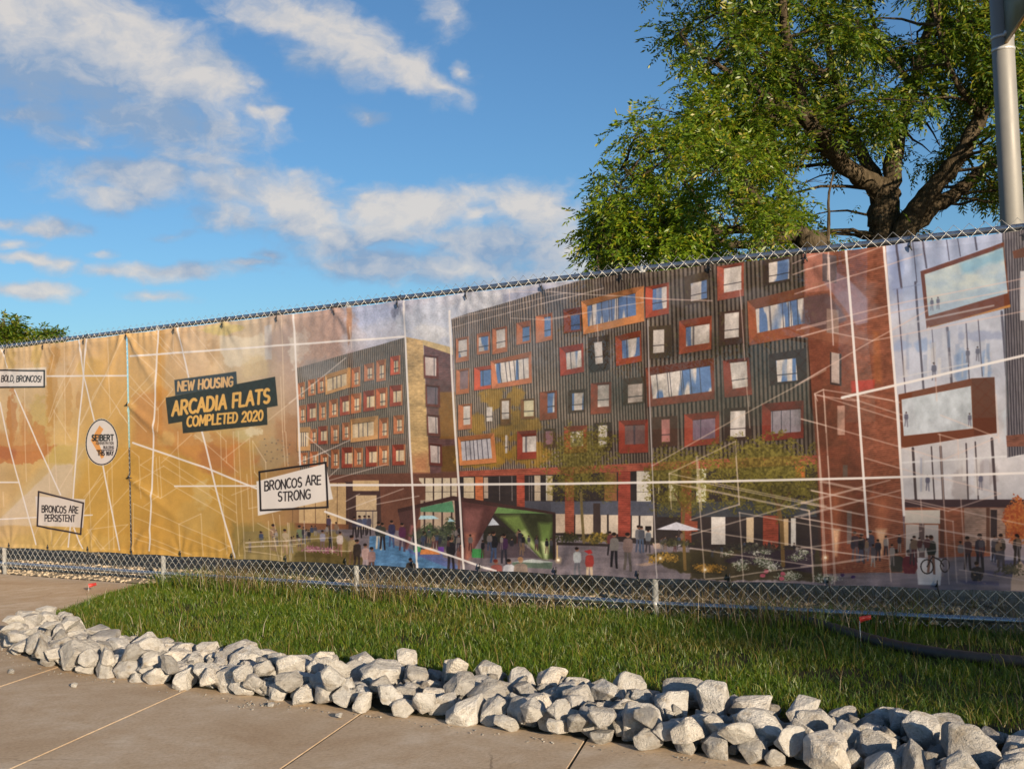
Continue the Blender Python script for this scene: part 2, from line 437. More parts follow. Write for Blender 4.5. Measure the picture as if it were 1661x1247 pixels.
# ---- wash behind everything
def lerp_stops(X, stops):
    xs = [s_[0] for s_ in stops]
    return np.stack([np.interp(X, xs, [s_[1][k] / 255. for s_ in stops]) for k in range(3)], -1).astype(np.float32)
topc = lerp_stops(PX, [(-400, (205, 178, 132)), (0, (206, 178, 134)), (130, (208, 170, 118)), (205, (214, 168, 92)), (300, (206, 168, 118)), (400, (196, 174, 140)), (470, (186, 158, 138)), (550, (182, 150, 134)), (600, (182, 180, 196)), (740, (198, 198, 206)), (1000, (176, 176, 186)), (1661, (180, 184, 200)), (2200, (180, 184, 200))])
botc = lerp_stops(PX, [(-400, (200, 166, 110)), (0, (196, 164, 112)), (100, (200, 162, 84)), (215, (198, 148, 52)), (360, (192, 148, 58)), (420, (172, 134, 70)), (500, (150, 110, 76)), (700, (130, 92, 72)), (1661, (128, 112, 122)), (2200, (128, 112, 122))])
tmid = np.clip((PY - 600) / 160., 0, 1)[..., None]
ART[:] = topc * (1 - tmid) + botc * tmid
ART *= (1 + (fbm(PX / 22, PY / 30, 9) - .5)[..., None] * .14)
# water-colour streaks on the left cloth
for k, (x, y0, y1, w, c, a) in enumerate([(18, 570, 600, 9, (196, 164, 96), .7), (60, 560, 600, 8, (190, 162, 92), .7), (20, 635, 715, 9, (178, 112, 52), .65), (38, 650, 720, 7, (190, 132, 66), .5), (62, 640, 715, 16, (186, 158, 80), .6),
        (62, 690, 725, 14, (186, 120, 52), .7), (84, 590, 690, 11, (188, 138, 62), .6), (110, 600, 700, 8, (186, 138, 66), .5), (45, 670, 720, 10, (176, 118, 60), .55), (90, 565, 582, 9, (186, 138, 74), .6), (128, 640, 660, 5, (178, 128, 62), .5), (-30, 620, 720, 20, (186, 130, 60), .6), (-80, 600, 700, 24, (190, 150, 80), .6)]):
    blob(x, (y0 + y1) / 2, w, (y1 - y0) / 2 + 8, c, a, .55, 20 + k, 7., .25)
poly([(-60, 722), (95, 722), (60, 748), (40, 752), (-60, 748)], (186, 112, 56), .75, 1., 6, 41, 9)
poly([(-60, 700), (85, 700), (72, 735), (-60, 735)], (184, 124, 62), .55, 4., 9, 42, 10)
blob(8, 735, 24, 12, (168, 96, 60), .6, .5, 44, 6)
poly([(0, 838), (95, 722), (150, 722), (150, 745), (90, 838)], (196, 178, 140), .45, 6.)
poly([(-40, 860), (4, 838), (64, 780), (92, 752), (118, 752), (120, 850), (60, 853), (-40, 852)], (208, 192, 176), .55, 1.5, 2, 5)
poly([(88, 722), (118, 722), (118, 752), (72, 752)], (192, 164, 72), .55, 2., 4, 6, 8)
blob(150, 600, 26, 26, (212, 168, 64), .5, .4, 51); blob(100, 880, 120, 22, (196, 164, 84), .5, .4, 52)
blob(165, 640, 40, 90, (206, 158, 70), .45, .5, 53, 20); blob(180, 800, 60, 100, (200, 156, 58), .55, .4, 54, 30)
# right cloth wash
poly([(258, 528), (268, 528), (268, 690), (252, 690)], (204, 150, 62), .6, 2.)
poly([(322, 534), (366, 522), (400, 530), (380, 540), (362, 546)], (202, 182, 104), .75, 1.2, 3, 7, 8)
poly([(358, 545), (408, 545), (432, 535), (432, 583), (376, 596), (360, 580)], (214, 200, 172), .8, 2., 7, 8, 10)
poly([(430, 528), (442, 526), (442, 583), (430, 583)], (190, 184, 178), .8, 1.)
blob(318, 565, 24, 34, (216, 184, 142), .7, .5, 61, 10); blob(345, 570, 14, 20, (186, 150, 102), .6, .6, 62, 7)
blob(320, 600, 18, 14, (214, 180, 138), .6, .6, 64, 6)
blob(462, 560, 30, 36, (172, 150, 138), .6, .4, 63, 16); blob(415, 595, 30, 20, (202, 178, 130), .6, .5, 65)
blob(478, 566, 10, 30, (212, 200, 184), .8, .6, 66, 6); blob(490, 560, 14, 28, (200, 186, 172), .6, .6, 67, 8)
poly([(214, 640), (272, 630), (275, 690), (320, 700), (402, 712), (410, 790), (330, 750), (216, 716)], (188, 126, 58), .72, 6., 10, 70, 22)
blob(262, 640, 14, 14, (206, 144, 52), .7, .5, 71, 10); blob(270, 712, 16, 14, (196, 156, 82), .7, .6, 72, 8); blob(330, 708, 16, 12, (200, 168, 116), .75, .6, 73, 7)
blob(360, 745, 60, 26, (168, 106, 60), .6, .5, 74, 20); blob(378, 740, 20, 20, (196, 120, 52), .5, .5, 75)
blob(395, 706, 16, 14, (196, 178, 120), .7, .6, 76, 8); blob(410, 700, 18, 9, (212, 196, 158), .8, .6, 77, 6)
blob(440, 735, 34, 30, (164, 142, 104), .7, .5, 78, 14); blob(400, 750, 20, 40, (182, 150, 72), .5, .5, 79); blob(470, 700, 24, 40, (160, 110, 70), .6, .5, 83)
blob(328, 800, 18, 26, (204, 178, 116), .7, .6, 80, 7); blob(320, 838, 40, 34, (192, 158, 84), .5, .4, 81); blob(280, 800, 60, 60, (196, 152, 64), .4, .4, 82)
for k in range(22):
    blob(430 + (k * 37 % 46), 712 + (k * 29 % 40), 1.8, 1.4, (112, 98, 84), .7, .1, k, 4)
# sky wash of the print
blob(610, 510, 50, 32, (168, 178, 206), .8, .5, 90, 16); poly([(556, 548), (590, 530), (658, 505), (658, 546), (560, 575)], (200, 200, 208), .55, 6., 6, 91, 14)
blob(700, 520, 60, 40, (196, 202, 214), .7, .5, 92, 18); blob(700, 540, 34, 18, (214, 212, 210), .7, .5, 93, 12)
blob(640, 508, 7, 10, (128, 128, 146), .7, .5, 94, 4); blob(650, 495, 4, 5, (128, 128, 146), .6, .5, 95, 3)
poly([(815, 478), (852, 468), (900, 462), (890, 470), (818, 490)], (164, 166, 188), .7, 1.5, 2, 96, 6)
blob(780, 490, 46, 20, (214, 214, 216), .6, .5, 97, 12)
poly([(564, 500), (572, 498), (572, 545), (566, 560)], (176, 128, 92), .7, 1.2)

# ---- facades
def corr(base, dark, pitch, lean, x_ref=900., amp=1.):
    b = np.asarray(base, np.float32) / 255.; d = np.asarray(dark, np.float32) / 255.
    def f(X, Y):
        xx = X - (Y - 600) * lean
        pt = pitch(xx) if callable(pitch) else xx / pitch
        w = np.clip((np.sin(pt * 2 * np.pi) + .15) * 1.6, 0, 1)[..., None] * amp
        g = (fbm(X / 40, Y / 40, 5) - .5)[..., None] * .16
        return (b * (1 - w) + d * w) * (1 + g)
    return f
def bricks(base, line_c, pitch, sl=0.):
    b = np.asarray(base, np.float32) / 255.; d = np.asarray(line_c, np.float32) / 255.
    def f(X, Y):
        t = (Y + sl * X) / pitch
        w = (np.clip((np.sin(t * 2 * np.pi) - .35) * 2.2, 0, 1) * .8)[..., None]
        g = (fbm(X / 18, Y / 9, 8) - .5)[..., None] * .3 + (vnoise(X / 5., np.floor(t), 4) - .5)[..., None] * .14
        return (b * (1 - w) + d * w) * (1 + g)
    return f
OR, RD, TN, BR = (178, 110, 70), (152, 70, 52), (198, 150, 94), (84, 62, 48)
MR = (134, 70, 46)
def pane(pts, base=(206, 196, 186), blue=0., seed=0, mull=True, muls=()):
    """glazing: bright panes with reflections, a transom and mullions"""
    c0 = np.asarray(base, np.float32) / 255.
    def f(X, Y):
        n = fbm(X / 7 + seed * 3.1, Y / 22, seed + 3)[..., None]
        c = c0 * (.86 + n * .28)
        if blue:
            b = np.clip((vnoise(X / 6. + seed * 7.7, Y / 60, seed) - (.62 - blue * .5)) * 9, 0, 1)[..., None]
            c = c * (1 - b) + np.array((98, 126, 168), np.float32) / 255. * b
        return c
    poly(pts, f)
    (x0, y0), (x1, y1), (x2, y2), (x3, y3) = pts
    if mull:
        t = .68; line([(x0 + (x3 - x0) * t, y0 + (y3 - y0) * t), (x1 + (x2 - x1) * t, y1 + (y2 - y1) * t)], 1.3, (62, 56, 60), .9)
    for t in muls: line([(x0 + (x1 - x0) * t, y0 + (y1 - y0) * t), (x3 + (x2 - x3) * t, y3 + (y2 - y3) * t)], 1.2, (70, 66, 76), .85)
def win(fr, gl, col, blue=0., base=(206, 196, 186), seed=0, mull=True, muls=(), lit=True):
    poly([(x - 1.2, y + 1.5) for x, y in fr], (40, 34, 34), .4, 1.2)
    poly(fr, tuple(col))
    if lit:
        (x0, y0), (x1, y1), (x2, y2), (x3, y3) = fr; (a0, b0), (a1, b1), (a2, b2), (a3, b3) = gl
        cc = np.array(col, float)
        poly([fr[0], fr[1], gl[1], gl[0]], tuple(cc * .82)); poly([fr[0], gl[0], gl[3], fr[3]], tuple(np.minimum(255, cc * 1.12)))
        poly([fr[3], gl[3], gl[2], fr[2]], tuple(np.minimum(255, cc * 1.0 + 2)))
        line([gl[0], gl[1]], 1.6, tuple(cc * .4), .8)
    pane(gl, base, blue, seed, mull, muls)
def pl(cv, x0, y0, x1, y1, sl): return q(cv, (x0, y0), (x1, y0 + sl * (x1 - x0)), (x1, y1 + sl * (x1 - x0)), (x0, y1))
# wing on the left
poly([(483, 597), (657, 547.5), (669, 767), (488, 772)], corr((140, 126, 112), (84, 74, 68), 3.1, .045))
blob(520, 600, 40, 26, (140, 138, 140), .45, .4, 100); 
poly([(657, 546), (687, 552), (698, 766), (669, 766)], bricks((204, 172, 116), (184, 148, 96), 2.6))
poly([(669, 740), (697, 735), (698, 768), (669, 768)], (186, 112, 76), .55, 8)
poly([(686, 551), (734, 564), (735, 577), (688, 561)], (204, 178, 126))
poly([(688, 560), (735, 576), (743, 770), (698, 768)], bricks((116, 84, 82), (96, 66, 66), 2.8))
poly([(712, 636), (738, 636), (741, 712), (714, 712)], (150, 106, 36), .8, 1.5); poly([(716, 724), (741, 722), (743, 765), (716, 765)], (112, 82, 28), .8, 1.5)
for k, (x0, y0, x1, y1) in enumerate([(689, 579, 708, 609), (692, 627, 711, 655), (694, 675, 711, 702), (697, 722, 714, 750)]):
    win([(x0 - 1, y0 - 3), (x1 + 3, y0 - 1), (x1 + 4, y1 + 6), (x0, y1 + 4)], [(x0 + 1, y0), (x1, y0 + 2), (x1, y1 + 1), (x0 + 2, y1)], (110, 58, 50), 0, (196, 180, 172) if k != 1 else (120, 104, 112), k, False, (.8,))
c5 = conv(470, 530, 5.932); c6 = conv(400, 730, 5.932)
def bw(cv, x0, y0, x1, y1, col, sl, kd=''):
    w = x1 - x0; h = y1 - y0
    if kd == 'L': g_ = (x0 + w * .07, y0 + h * .22, x0 + w * .84, y1 - h * .19)
    elif kd == 'r': g_ = (x0 + w * .28, y0 + h * .27, x1 - w * .06, y1 - h * .2)
    else: g_ = (x0 + w * .36, y0 + h * .24, x1 - w * .2, y1 - h * .16)
    fr = pl(cv, x0, y0, x1, y1, sl); gl = pl(cv, *g_[:3], g_[3], sl)
    win(fr, gl, col, 0., (208, 186, 152), int(x0) % 17, kd == '', (.3, .5, .72) if kd == 'L' else (.35,))
    poly([fr[1], (fr[1][0] - (w * .12) / 5.932, fr[1][1]), (fr[2][0] - (w * .12) / 5.932, fr[2][1]), fr[2]], TN, .6)
for a in [(85, 545, 148, 705, OR, -.22), (180, 515, 248, 668, OR, -.22), (270, 495, 335, 645, OR, -.24), (345, 465, 590, 655, TN, -.3, 'L'), (600, 402, 680, 588, OR, -.22), (718, 365, 812, 528, OR, -.2), (835, 328, 925, 532, OR, -.2), (970, 290, 1065, 468, (190, 92, 62), -.16),
          (88, 762, 155, 928, OR, -.15), (168, 745, 258, 915, RD, -.15, 'r'), (282, 735, 350, 903, OR, -.15), (378, 705, 465, 878, OR, -.17), (485, 675, 583, 858, RD, -.17, 'r'), (595, 650, 690, 838, OR, -.16), (712, 622, 825, 818, RD, -.14, 'r'), (832, 598, 940, 792, (176, 96, 60), -.14), (962, 570, 1085, 768, RD, -.1, 'r'),
          (80, 970, 200, 1195, TN, -.05, 'L'), (200, 985, 260, 1122, OR, -.06), (275, 960, 365, 1132, RD, -.08, 'r'), (395, 950, 475, 1128, OR, -.08), (508, 925, 580, 1092, OR, -.1), (590, 890, 850, 1112, TN, -.13, 'L'), (860, 882, 950, 1078, OR, -.1), (1000, 855, 1100, 1032, OR, -.07)]:
    bw(c5, *a[:6], *(a[6:] if len(a) > 6 else ()))
for a in [(525, 25, 590, 150, OR, -.03), (612, 15, 690, 160, OR, -.03), (712, 40, 785, 160, OR, -.03), (815, -5, 892, 178, OR, -.04), (918, -25, 1030, 172, RD, -.05, 'r'), (1038, -20, 1122, 165, OR, -.05), (1150, -35, 1265, 160, RD, -.05, 'r'), (1275, -40, 1370, 152, OR, -.05), (1405, -50, 1530, 146, RD, -.05, 'r')]:
    bw(c6, *a[:6], *(a[6:] if len(a) > 6 else ()))
# main block
ca, cb_, cc_, ce, cf, cg, ch, ci, cj = conv(720, 450, 8.305), conv(720, 590, 8.305), conv(880, 440, 8.305), conv(880, 580, 8.305), conv(1040, 400, 5.537), conv(1040, 600, 5.537), conv(1120, 740, 5.932), conv(1300, 380, 4.6), conv(1300, 640, 3.9)
k7, k4 = conv(640, 730, 5.932), conv(880, 730, 5.932)
def gradx(f, stops):
    def h(X, Y):
        return f(X, Y) * np.interp(X, [s_[0] for s_ in stops], [s_[1] for s_ in stops]).astype(np.float32)[..., None]
    return h
poly([(733, 517), (815, 492), (900, 466), (945, 452), (1040, 430), (1305, 395), (1318, 640), (1325, 742), (1057, 752), (745, 766)],
     gradx(corr((156, 138, 122), (80, 66, 58), lambda x: np.interp(x, [700, 850, 1050, 1340], [0, 42, 84, 126]), .035), [(733, 1.), (860, .98), (960, .86), (1100, .74), (1320, .68)]))  # colour darkens to the right, standing in for the tree behind the cloth
blob(905, 495, 22, 44, (112, 116, 130), .3, .3, 110, 20, .6)
# yellow show-through of a machine behind the cloth, painted into the facade
for k, a in enumerate([(800, 640, 22, 26), (775, 690, 18, 20), (838, 640, 14, 22), (815, 700, 20, 14), (850, 690, 34, 30), (780, 745, 40, 14), (812, 735, 18, 24), (860, 735, 40, 22)]):
    blob(*a, (168, 128, 30), .72, .6, 120 + k, 9, .3)
def pw(cv, fr, gl, col, fsl=-.2, gsl=None, **k):
    win(pl(cv, *fr, fsl), pl(cv, *gl, fsl if gsl is None else gsl), col, **k)
pw(ca, (165, 825, 345, 1152), (200, 855, 318, 1082), OR, -.18, blue=.15, seed=1)
pw(ca, (455, 760, 625, 1045), (480, 812, 608, 1003), OR, -.18, blue=.1, seed=2)
pw(ca, (660, 692, 858, 1038), (715, 712, 830, 962), OR, -.2, seed=3)
pw(ca, (980, 615, 1172, 912), (1062, 680, 1155, 868), OR, -.2, base=(104, 132, 172), seed=4)
pw(ca, (1242, 525, 1468, 888), (1358, 545, 1445, 805), OR, -.22, base=(104, 132, 172), seed=5)
win([(796.5, 586), (862, 570), (863.5, 621), (798.5, 631)], [(803, 590.5), (857.5, 580.5), (858.5, 613), (808, 622)], (186, 116, 78), blue=.35, seed=6, mull=False, muls=(.12, .3, .42, .56, .66, .84))
pw(cb_, (170, 85, 350, 420), (222, 108, 332, 350), OR, -.16, base=(140, 112, 112), seed=7, mull=False)
pw(cb_, (415, 55, 640, 362), (498, 98, 640, 305), (190, 84, 56), -.14, blue=.4, seed=8, mull=False, muls=(.25,))
pw(cb_, (200, 555, 385, 892), (270, 575, 362, 825), OR, -.1, seed=9)
pane(pl(cb_, 582, 585, 660, 775, -.05)); pw(cb_, (765, 470, 905, 830), (782, 502, 880, 748), (120, 84, 44), -.06, seed=11, lit=False)
pw(cb_, (1040, 480, 1225, 745), (1082, 498, 1212, 712), (126, 88, 54), -.06, seed=12, base=(206, 196, 160))
pw(cb_, (1298, 385, 1535, 765), (1405, 402, 1500, 665), (134, 76, 52), -.12, seed=13, blue=.5)
win([(743, 709), (802, 702), (806, 750), (746, 755)], [(748, 716), (796, 711), (799, 743), (750, 747)], (204, 130, 74), base=(190, 186, 190), seed=14, mull=False, muls=(.15, .3, .42, .55, .7, .88))
pane(pl(cb_, 828, 962, 858, 1205, -.1)); pw(cb_, (990, 910, 1250, 1290), (1062, 982, 1250, 1192), (150, 64, 46), -.06, seed=16, mull=False, muls=(.22, .3))
pw(cb_, (1350, 880, 1510, 1130), (1378, 905, 1475, 1088), (96, 72, 54), -.05, base=(160, 118, 124), seed=17, mull=False)
pw(cc_, (290, 515, 520, 838), (385, 598, 505, 798), (126, 66, 48), -.16, base=(84, 106, 150), seed=18)
win(q(cc_, (525, 398), (1368, 190), (1372, 672), (550, 852)), q(cc_, (600, 465), (1255, 297), (1262, 592), (612, 742)), (196, 128, 74), blue=.45, seed=19, mull=False, muls=(.1, .3, .45, .5, .6, .64, .82))
win([(908, 564), (946, 557), (948, 603), (910, 610)], [(918.5, 573), (943, 568), (944, 595), (920, 600)], (158, 66, 44), blue=.12, seed=20, mull=False, muls=(.3,))
win([(955, 548), (986, 543), (988, 600), (957, 604)], [(963.5, 556), (976, 554), (978, 589), (966, 591)], (66, 50, 40), seed=21, lit=False)
win([(998, 546), (1040, 536), (1042, 586), (1000, 594)], [(1009, 553), (1038, 547), (1039, 577), (1010, 582)], (154, 72, 46), blue=.15, seed=22, mull=False, muls=(.27,))
pw(ce, (355, 440, 585, 745), (408, 482, 560, 712), (78, 60, 48), -.07, seed=23, blue=.3, lit=False)
pw(ce, (655, 350, 932, 765), (748, 375, 900, 668), (138, 72, 50), -.08, seed=24)
pw(ce, (1095, 285, 1395, 640), (1158, 368, 1355, 612), (84, 62, 44), -.1, seed=25, base=(202, 184, 170), lit=False)
pw(ce, (300, 930, 608, 1290), (385, 1000, 556, 1200), (150, 70, 46), -.06, seed=26, mull=False, muls=(.32, .42))
pw(ce, (695, 880, 945, 1260), (758, 915, 876, 1205), (70, 54, 46), -.05, seed=27, lit=False)
pw(ce, (1032, 850, 1428, 1290), (1115, 918, 1385, 1170), (146, 62, 44), -.04, seed=28, base=(126, 96, 92), mull=False, muls=(.45, .5))
pw(cf, (42, 358, 250, 642), (105, 378, 232, 575), (158, 74, 54), -.2, blue=.75, seed=29)
pw(cf, (392, 262, 600, 525), (446, 328, 590, 492), (80, 64, 50), -.2, seed=30, blue=.1, lit=False)
pw(cf, (685, 178, 925, 488), (745, 195, 903, 415), (150, 78, 60), -.2, seed=31)
pw(cf, (1098, 120, 1345, 350), (1150, 140, 1332, 320), (72, 56, 50), -.18, seed=32, blue=.3, lit=False)
win(q(cf, (955, 487), (1500, 352), (1502, 792), (975, 888)), q(cf, (1030, 562), (1462, 462), (1472, 690), (1045, 778)), (146, 84, 58), blue=.5, seed=33, mull=False, muls=(.28, .3, .55, .67, .72, .86))
pw(cf, (62, 720, 275, 1010), (110, 752, 208, 958), (84, 70, 56), -.08, seed=34, lit=False)
pw(cf, (342, 668, 632, 968), (403, 728, 614, 898), (158, 78, 52), -.16, seed=35, blue=.35, mull=False, muls=(.3, .34))
pw(cf, (700, 590, 935, 895), (750, 604, 880, 828), (82, 60, 52), -.12, seed=36, lit=False)
win([(1048, 597), (1158, 581), (1160, 647), (1052, 660)], [(1056, 609), (1152, 593.5), (1155, 634.5), (1060, 647)], (122, 66, 48), blue=.25, seed=37, mull=False, muls=(.1, .28, .32, .5, .53, .66, .82))
win([(1173, 585), (1216, 580), (1221, 640), (1176, 645)], [(1184.5, 589), (1212, 586), (1214, 627), (1189, 631)], (128, 64, 48), seed=38)
win([(1248, 575), (1306, 565), (1309, 618), (1250, 625)], [(1259, 585), (1291, 581), (1294, 617), (1262, 620)], (66, 50, 44), seed=39, blue=.4, lit=False)
pw(cg, (105, 425, 330, 695), (188, 446, 262, 648), (84, 60, 48), -.06, seed=40, base=(176, 120, 112), lit=False)
pw(cg, (392, 400, 705, 692), (468, 452, 668, 632), (142, 66, 48), -.1, seed=41, base=(124, 104, 118), mull=False, muls=(.35,))
pw(cg, (752, 345, 995, 640), (804, 372, 940, 606), (70, 54, 46), -.06, seed=42, lit=False)
pw(cg, (1090, 305, 1460, 640), (1170, 372, 1435, 575), (126, 56, 42), -.08, seed=43, base=(150, 140, 146), mull=False, muls=(.05, .35, .65))
# terracotta band and ground floor
poly([(698, 768), (745, 764), (745, 870), (690, 880), (560, 880), (540, 770)], (110, 74, 60), 1.)
poly([(745, 770), (1057, 762), (1325, 750), (1335, 905), (1060, 890), (745, 890)], (58, 50, 50))
poly([(745, 764), (918, 757), (1057, 750), (1190, 743), (1325, 738), (1325, 753), (1190, 759), (1057, 763), (918, 769), (745, 773)], bricks((176, 94, 70), (140, 70, 56), 3.2, .03))
poly([(893, 813), (1060, 812), (1062, 836), (895, 835)], (92, 94, 106)); poly([(850, 812), (893, 813), (895, 835), (850, 830)], (84, 84, 94)); poly([(1066, 815), (1320, 810), (1325, 838), (1066, 838)], (70, 72, 76))
for (x0, y0, x1, y1, c) in [(680, 775, 741, 812, (212, 196, 168)), (752, 774, 769, 808, (206, 186, 154)), (785, 774, 792, 808, (180, 160, 140)), (867, 771, 877, 812, (196, 176, 150)), (888, 771, 897, 812, (196, 176, 140)), (981, 766, 1001, 812, (150, 100, 64)), (1033, 764, 1056, 813, (212, 204, 188)),
                            (902, 833, 918, 864, (202, 180, 156)), (934, 834, 963, 866, (206, 186, 160)), (975, 835, 1006, 866, (208, 190, 168)), (1025, 836, 1060, 872, (212, 200, 184)), (1154, 838, 1177, 883, (214, 206, 196)), (1211, 839, 1223, 880, (204, 180, 146)), (1271, 841, 1279, 885, (202, 170, 124)), (1283, 840, 1291, 886, (206, 200, 190)),
                            (886, 771, 888, 812, (206, 198, 180)), (1068, 764, 1070, 800, (200, 190, 160)), (1085, 762, 1100, 812, (200, 196, 160)), (1130, 760, 1146, 814, (206, 204, 176))]:
    rect(x0, y0, x1, y1, c)
for x in (688, 702, 716, 730): rect(x, 775, x + 2.2, 812, (74, 56, 50))
for x in (810, 830, 858, 862, 1014): rect(x, 772, x + 1.2, 812, (150, 140, 136), .8)
rect(640, 797, 1060, 798, (60, 54, 56), .6)
for (x0, y0, x1, y1, c) in [(771, 773, 784, 812, (196, 112, 66)), (838, 769, 851, 822, (168, 78, 58)), (917, 768, 932, 872, (160, 84, 62)), (1003, 764, 1023, 870, (162, 74, 58)), (1105, 760, 1122, 880, (150, 78, 56)), (1238, 836, 1263, 894, (158, 74, 54)), (1290, 755, 1306, 775, (206, 110, 44)), (1108, 845, 1132, 862, (160, 84, 60))]:
    rect(x0, y0, x1, y1, bricks(c, tuple(v * .78 for v in c), 3.))
rect(963, 816, 974, 870, (70, 58, 56)); rect(985, 834, 988, 866, (60, 50, 48)); rect(1036, 836, 1039, 870, (60, 50, 48)); rect(1047, 853, 1057, 860, (40, 36, 38))
# entrance court on the left
poly([(486, 772), (669, 767), (690, 790), (690, 880), (486, 870)], (122, 80, 64))
rect(560, 781, 565, 870, (78, 56, 54)); poly([(565, 781), (616, 779), (620, 868), (566, 868)], (84, 62, 58))
for (x0, y0, x1, y1, c) in [(486, 783, 562, 868, (206, 172, 122)), (573, 779, 615, 796, (208, 176, 128)), (578, 803, 611, 828, (210, 182, 142)), (579, 829, 612, 866, (204, 182, 152))]: rect(x0, y0, x1, y1, c)
for x in (475, 494, 512, 530, 547): rect(x, 783, x + 1.2, 868, (110, 82, 58), .8)
line([(579, 828), (612, 828)], 1.2, (70, 60, 66)); line([(594, 828), (594, 866)], 1., (90, 80, 84)); line([(605, 828), (605, 866)], 1., (90, 80, 84))
poly([(478, 848), (566, 850), (566, 862), (478, 860)], (132, 84, 56), .9)
# plaza, lawn and pool
poly([(395, 862), (560, 858), (905, 868), (1060, 884), (1330, 905), (2100, 905), (2100, 980), (395, 940)], lambda X, Y: (np.array((130, 119, 124), np.float32) / 255. * (1 + (fbm(X / 60, Y / 7, 66) - .5)[..., None] * .35)))
poly([(380, 850), (470, 850), (500, 862), (545, 862), (575, 880), (585, 925), (380, 915)], (142, 122, 62), .85, 4, 8, 130, 14)
poly([(478, 895), (560, 893), (590, 905), (588, 925), (478, 915)], (98, 84, 42), .9, 2, 3, 131, 8)
poly([(505, 880), (550, 878), (550, 893), (495, 892)], (104, 90, 48), .8, 2, 3, 132, 8)
foliage(515, 892, 30, 7, ((150, 80, 110), (200, 140, 160)), .8, 133, 2.)
poly([(600, 870), (632, 868), (640, 885), (660, 888), (745, 920), (740, 935), (600, 930)], lambda X, Y: (np.array((86, 132, 172), np.float32) / 255. * (1 + (fbm(X / 12, Y / 3, 67) - .5)[..., None] * .4)))
poly([(660, 888), (672, 894), (740, 915), (745, 932), (735, 926), (665, 896)], (96, 104, 152), .85, 1.5)
poly([(672, 890), (716, 894), (720, 905), (740, 912), (700, 906), (672, 898)], (96, 108, 160), .8)
# pavilion
poly(q(k7, (250, 480), (600, 480), (600, 900), (250, 900)), (196, 180, 156), .75)
for x in (280, 365, 450, 540): rect(*k7(x, 490), *k7(x + 16, 860), (74, 58, 54))
poly(q(k7, (180, 760), (600, 740), (600, 960), (180, 940)), (58, 62, 56), .8, 3, 6, 140, 8)
foliage(*k7(330, 780), 12, 14, ((44, 62, 40), (88, 104, 66)), .9, 141); foliage(*k7(540, 780), 12, 22, ((40, 50, 40), (84, 96, 62)), .9, 142); foliage(*k7(440, 830), 26, 14, ((40, 48, 44), (110, 116, 96)), .8, 143)
for (a, b, c, d) in [(230, 660, 430, 640), (510, 685, 580, 660)]: poly(q(k7, (a, b + 5), (a + 20, d - 12), (c - 60, d - 12), (c, b)), (168, 206, 216), .95)
poly(q(k7, (30, 575), (255, 525), (215, 720), (120, 960), (105, 950), (60, 720)), lambda X, Y: np.array((92, 62, 60), np.float32) / 255. * np.ones(X.shape + (1,), np.float32))
poly(q(k7, (160, 720), (200, 720), (130, 960), (112, 960)), (190, 120, 120), .55, 2)
poly(q(k7, (250, 552), (552, 488), (572, 597), (250, 592)), (84, 140, 104))
poly(q(k7, (950, 612), (1545, 612), (1552, 1052), (1400, 1045), (1250, 880)), lambda X, Y: (np.array((66, 70, 46), np.float32) / 255. * (1 + (fbm(X / 9, Y / 9, 68) - .5)[..., None] * .4)))
poly(q(k7, (860, 820), (1150, 830), (1400, 1045), (860, 1040)), (92, 78, 84), .95, 1); poly(q(k7, (860, 730), (1080, 740), (1250, 900), (860, 900)), (54, 52, 44), .9, 1.5, 3, 145, 6)
poly(q(k7, (1020, 640), (1200, 625), (1420, 1040), (1385, 1010)), (138, 166, 78), .75, 3.5); poly(q(k7, (1200, 780), (1260, 770), (1410, 1030), (1380, 1000)), (208, 216, 150), .7, 3)
poly(q(k7, (1385, 700), (1520, 700), (1475, 1050), (1435, 1050)), (126, 156, 74), .75, 3.5); poly(q(k7, (1410, 880), (1495, 880), (1468, 1050), (1442, 1050)), (206, 214, 160), .8, 2.5)
poly(q(k7, (985, 545), (1510, 610), (955, 608)), (112, 146, 84))
poly(q(k7, (575, 480), (995, 545), (690, 1090), (640, 1060)), (98, 62, 60))
poly(q(k7, (660, 560), (850, 560), (745, 1050), (680, 1050)), (150, 98, 92), .65, 4); poly(q(k7, (680, 800), (780, 800), (715, 1070), (685, 1070)), (196, 128, 100), .7, 3)
poly(q(k7, (575, 480), (640, 490), (680, 1000), (590, 800)), (58, 44, 46))
poly(q(k7, (30, 565), (560, 440), (1552, 598), (1552, 618), (1500, 612), (560, 482), (35, 600)), (74, 50, 48))
rect(*k7(1525, 612), *k7(1552, 1055), (62, 46, 44))
poly(q(k7, (900, 725), (945, 650), (1010, 720)), (200, 206, 214))
rect(*k7(745, 950), *k7(865, 1035), (66, 150, 82)); poly(q(k7, (255, 960), (360, 940), (450, 1010), (250, 1005)), (212, 134, 70)); rect(*k7(420, 935), *k7(478, 985), (112, 70, 156)); rect(*k7(190, 925), *k7(255, 980), (84, 160, 110))
poly(q(k7, (1130, 1090), (1300, 1060), (1520, 1080), (1520, 1145), (1150, 1140)), (104, 120, 104)); poly(q(k7, (1130, 1085), (1320, 1055), (1530, 1075), (1400, 1092)), (190, 196, 190))
poly(q(k7, (1560, 890), (1575, 890), (1575, 1055), (1562, 1055)), (206, 178, 130))
poly(q(k4, (140, 885), (650, 905), (650, 930), (140, 912)), (62, 52, 50)); foliage(*k4(260, 840), 26, 9, ((48, 50, 36), (76, 74, 40)), .9, 146); foliage(*k4(520, 850), 30, 10, ((70, 66, 36), (170, 140, 50)), .9, 147)
blob(*k4(1000, 1100), 16, 3, (196, 164, 140), .7, .3, 148, 8)
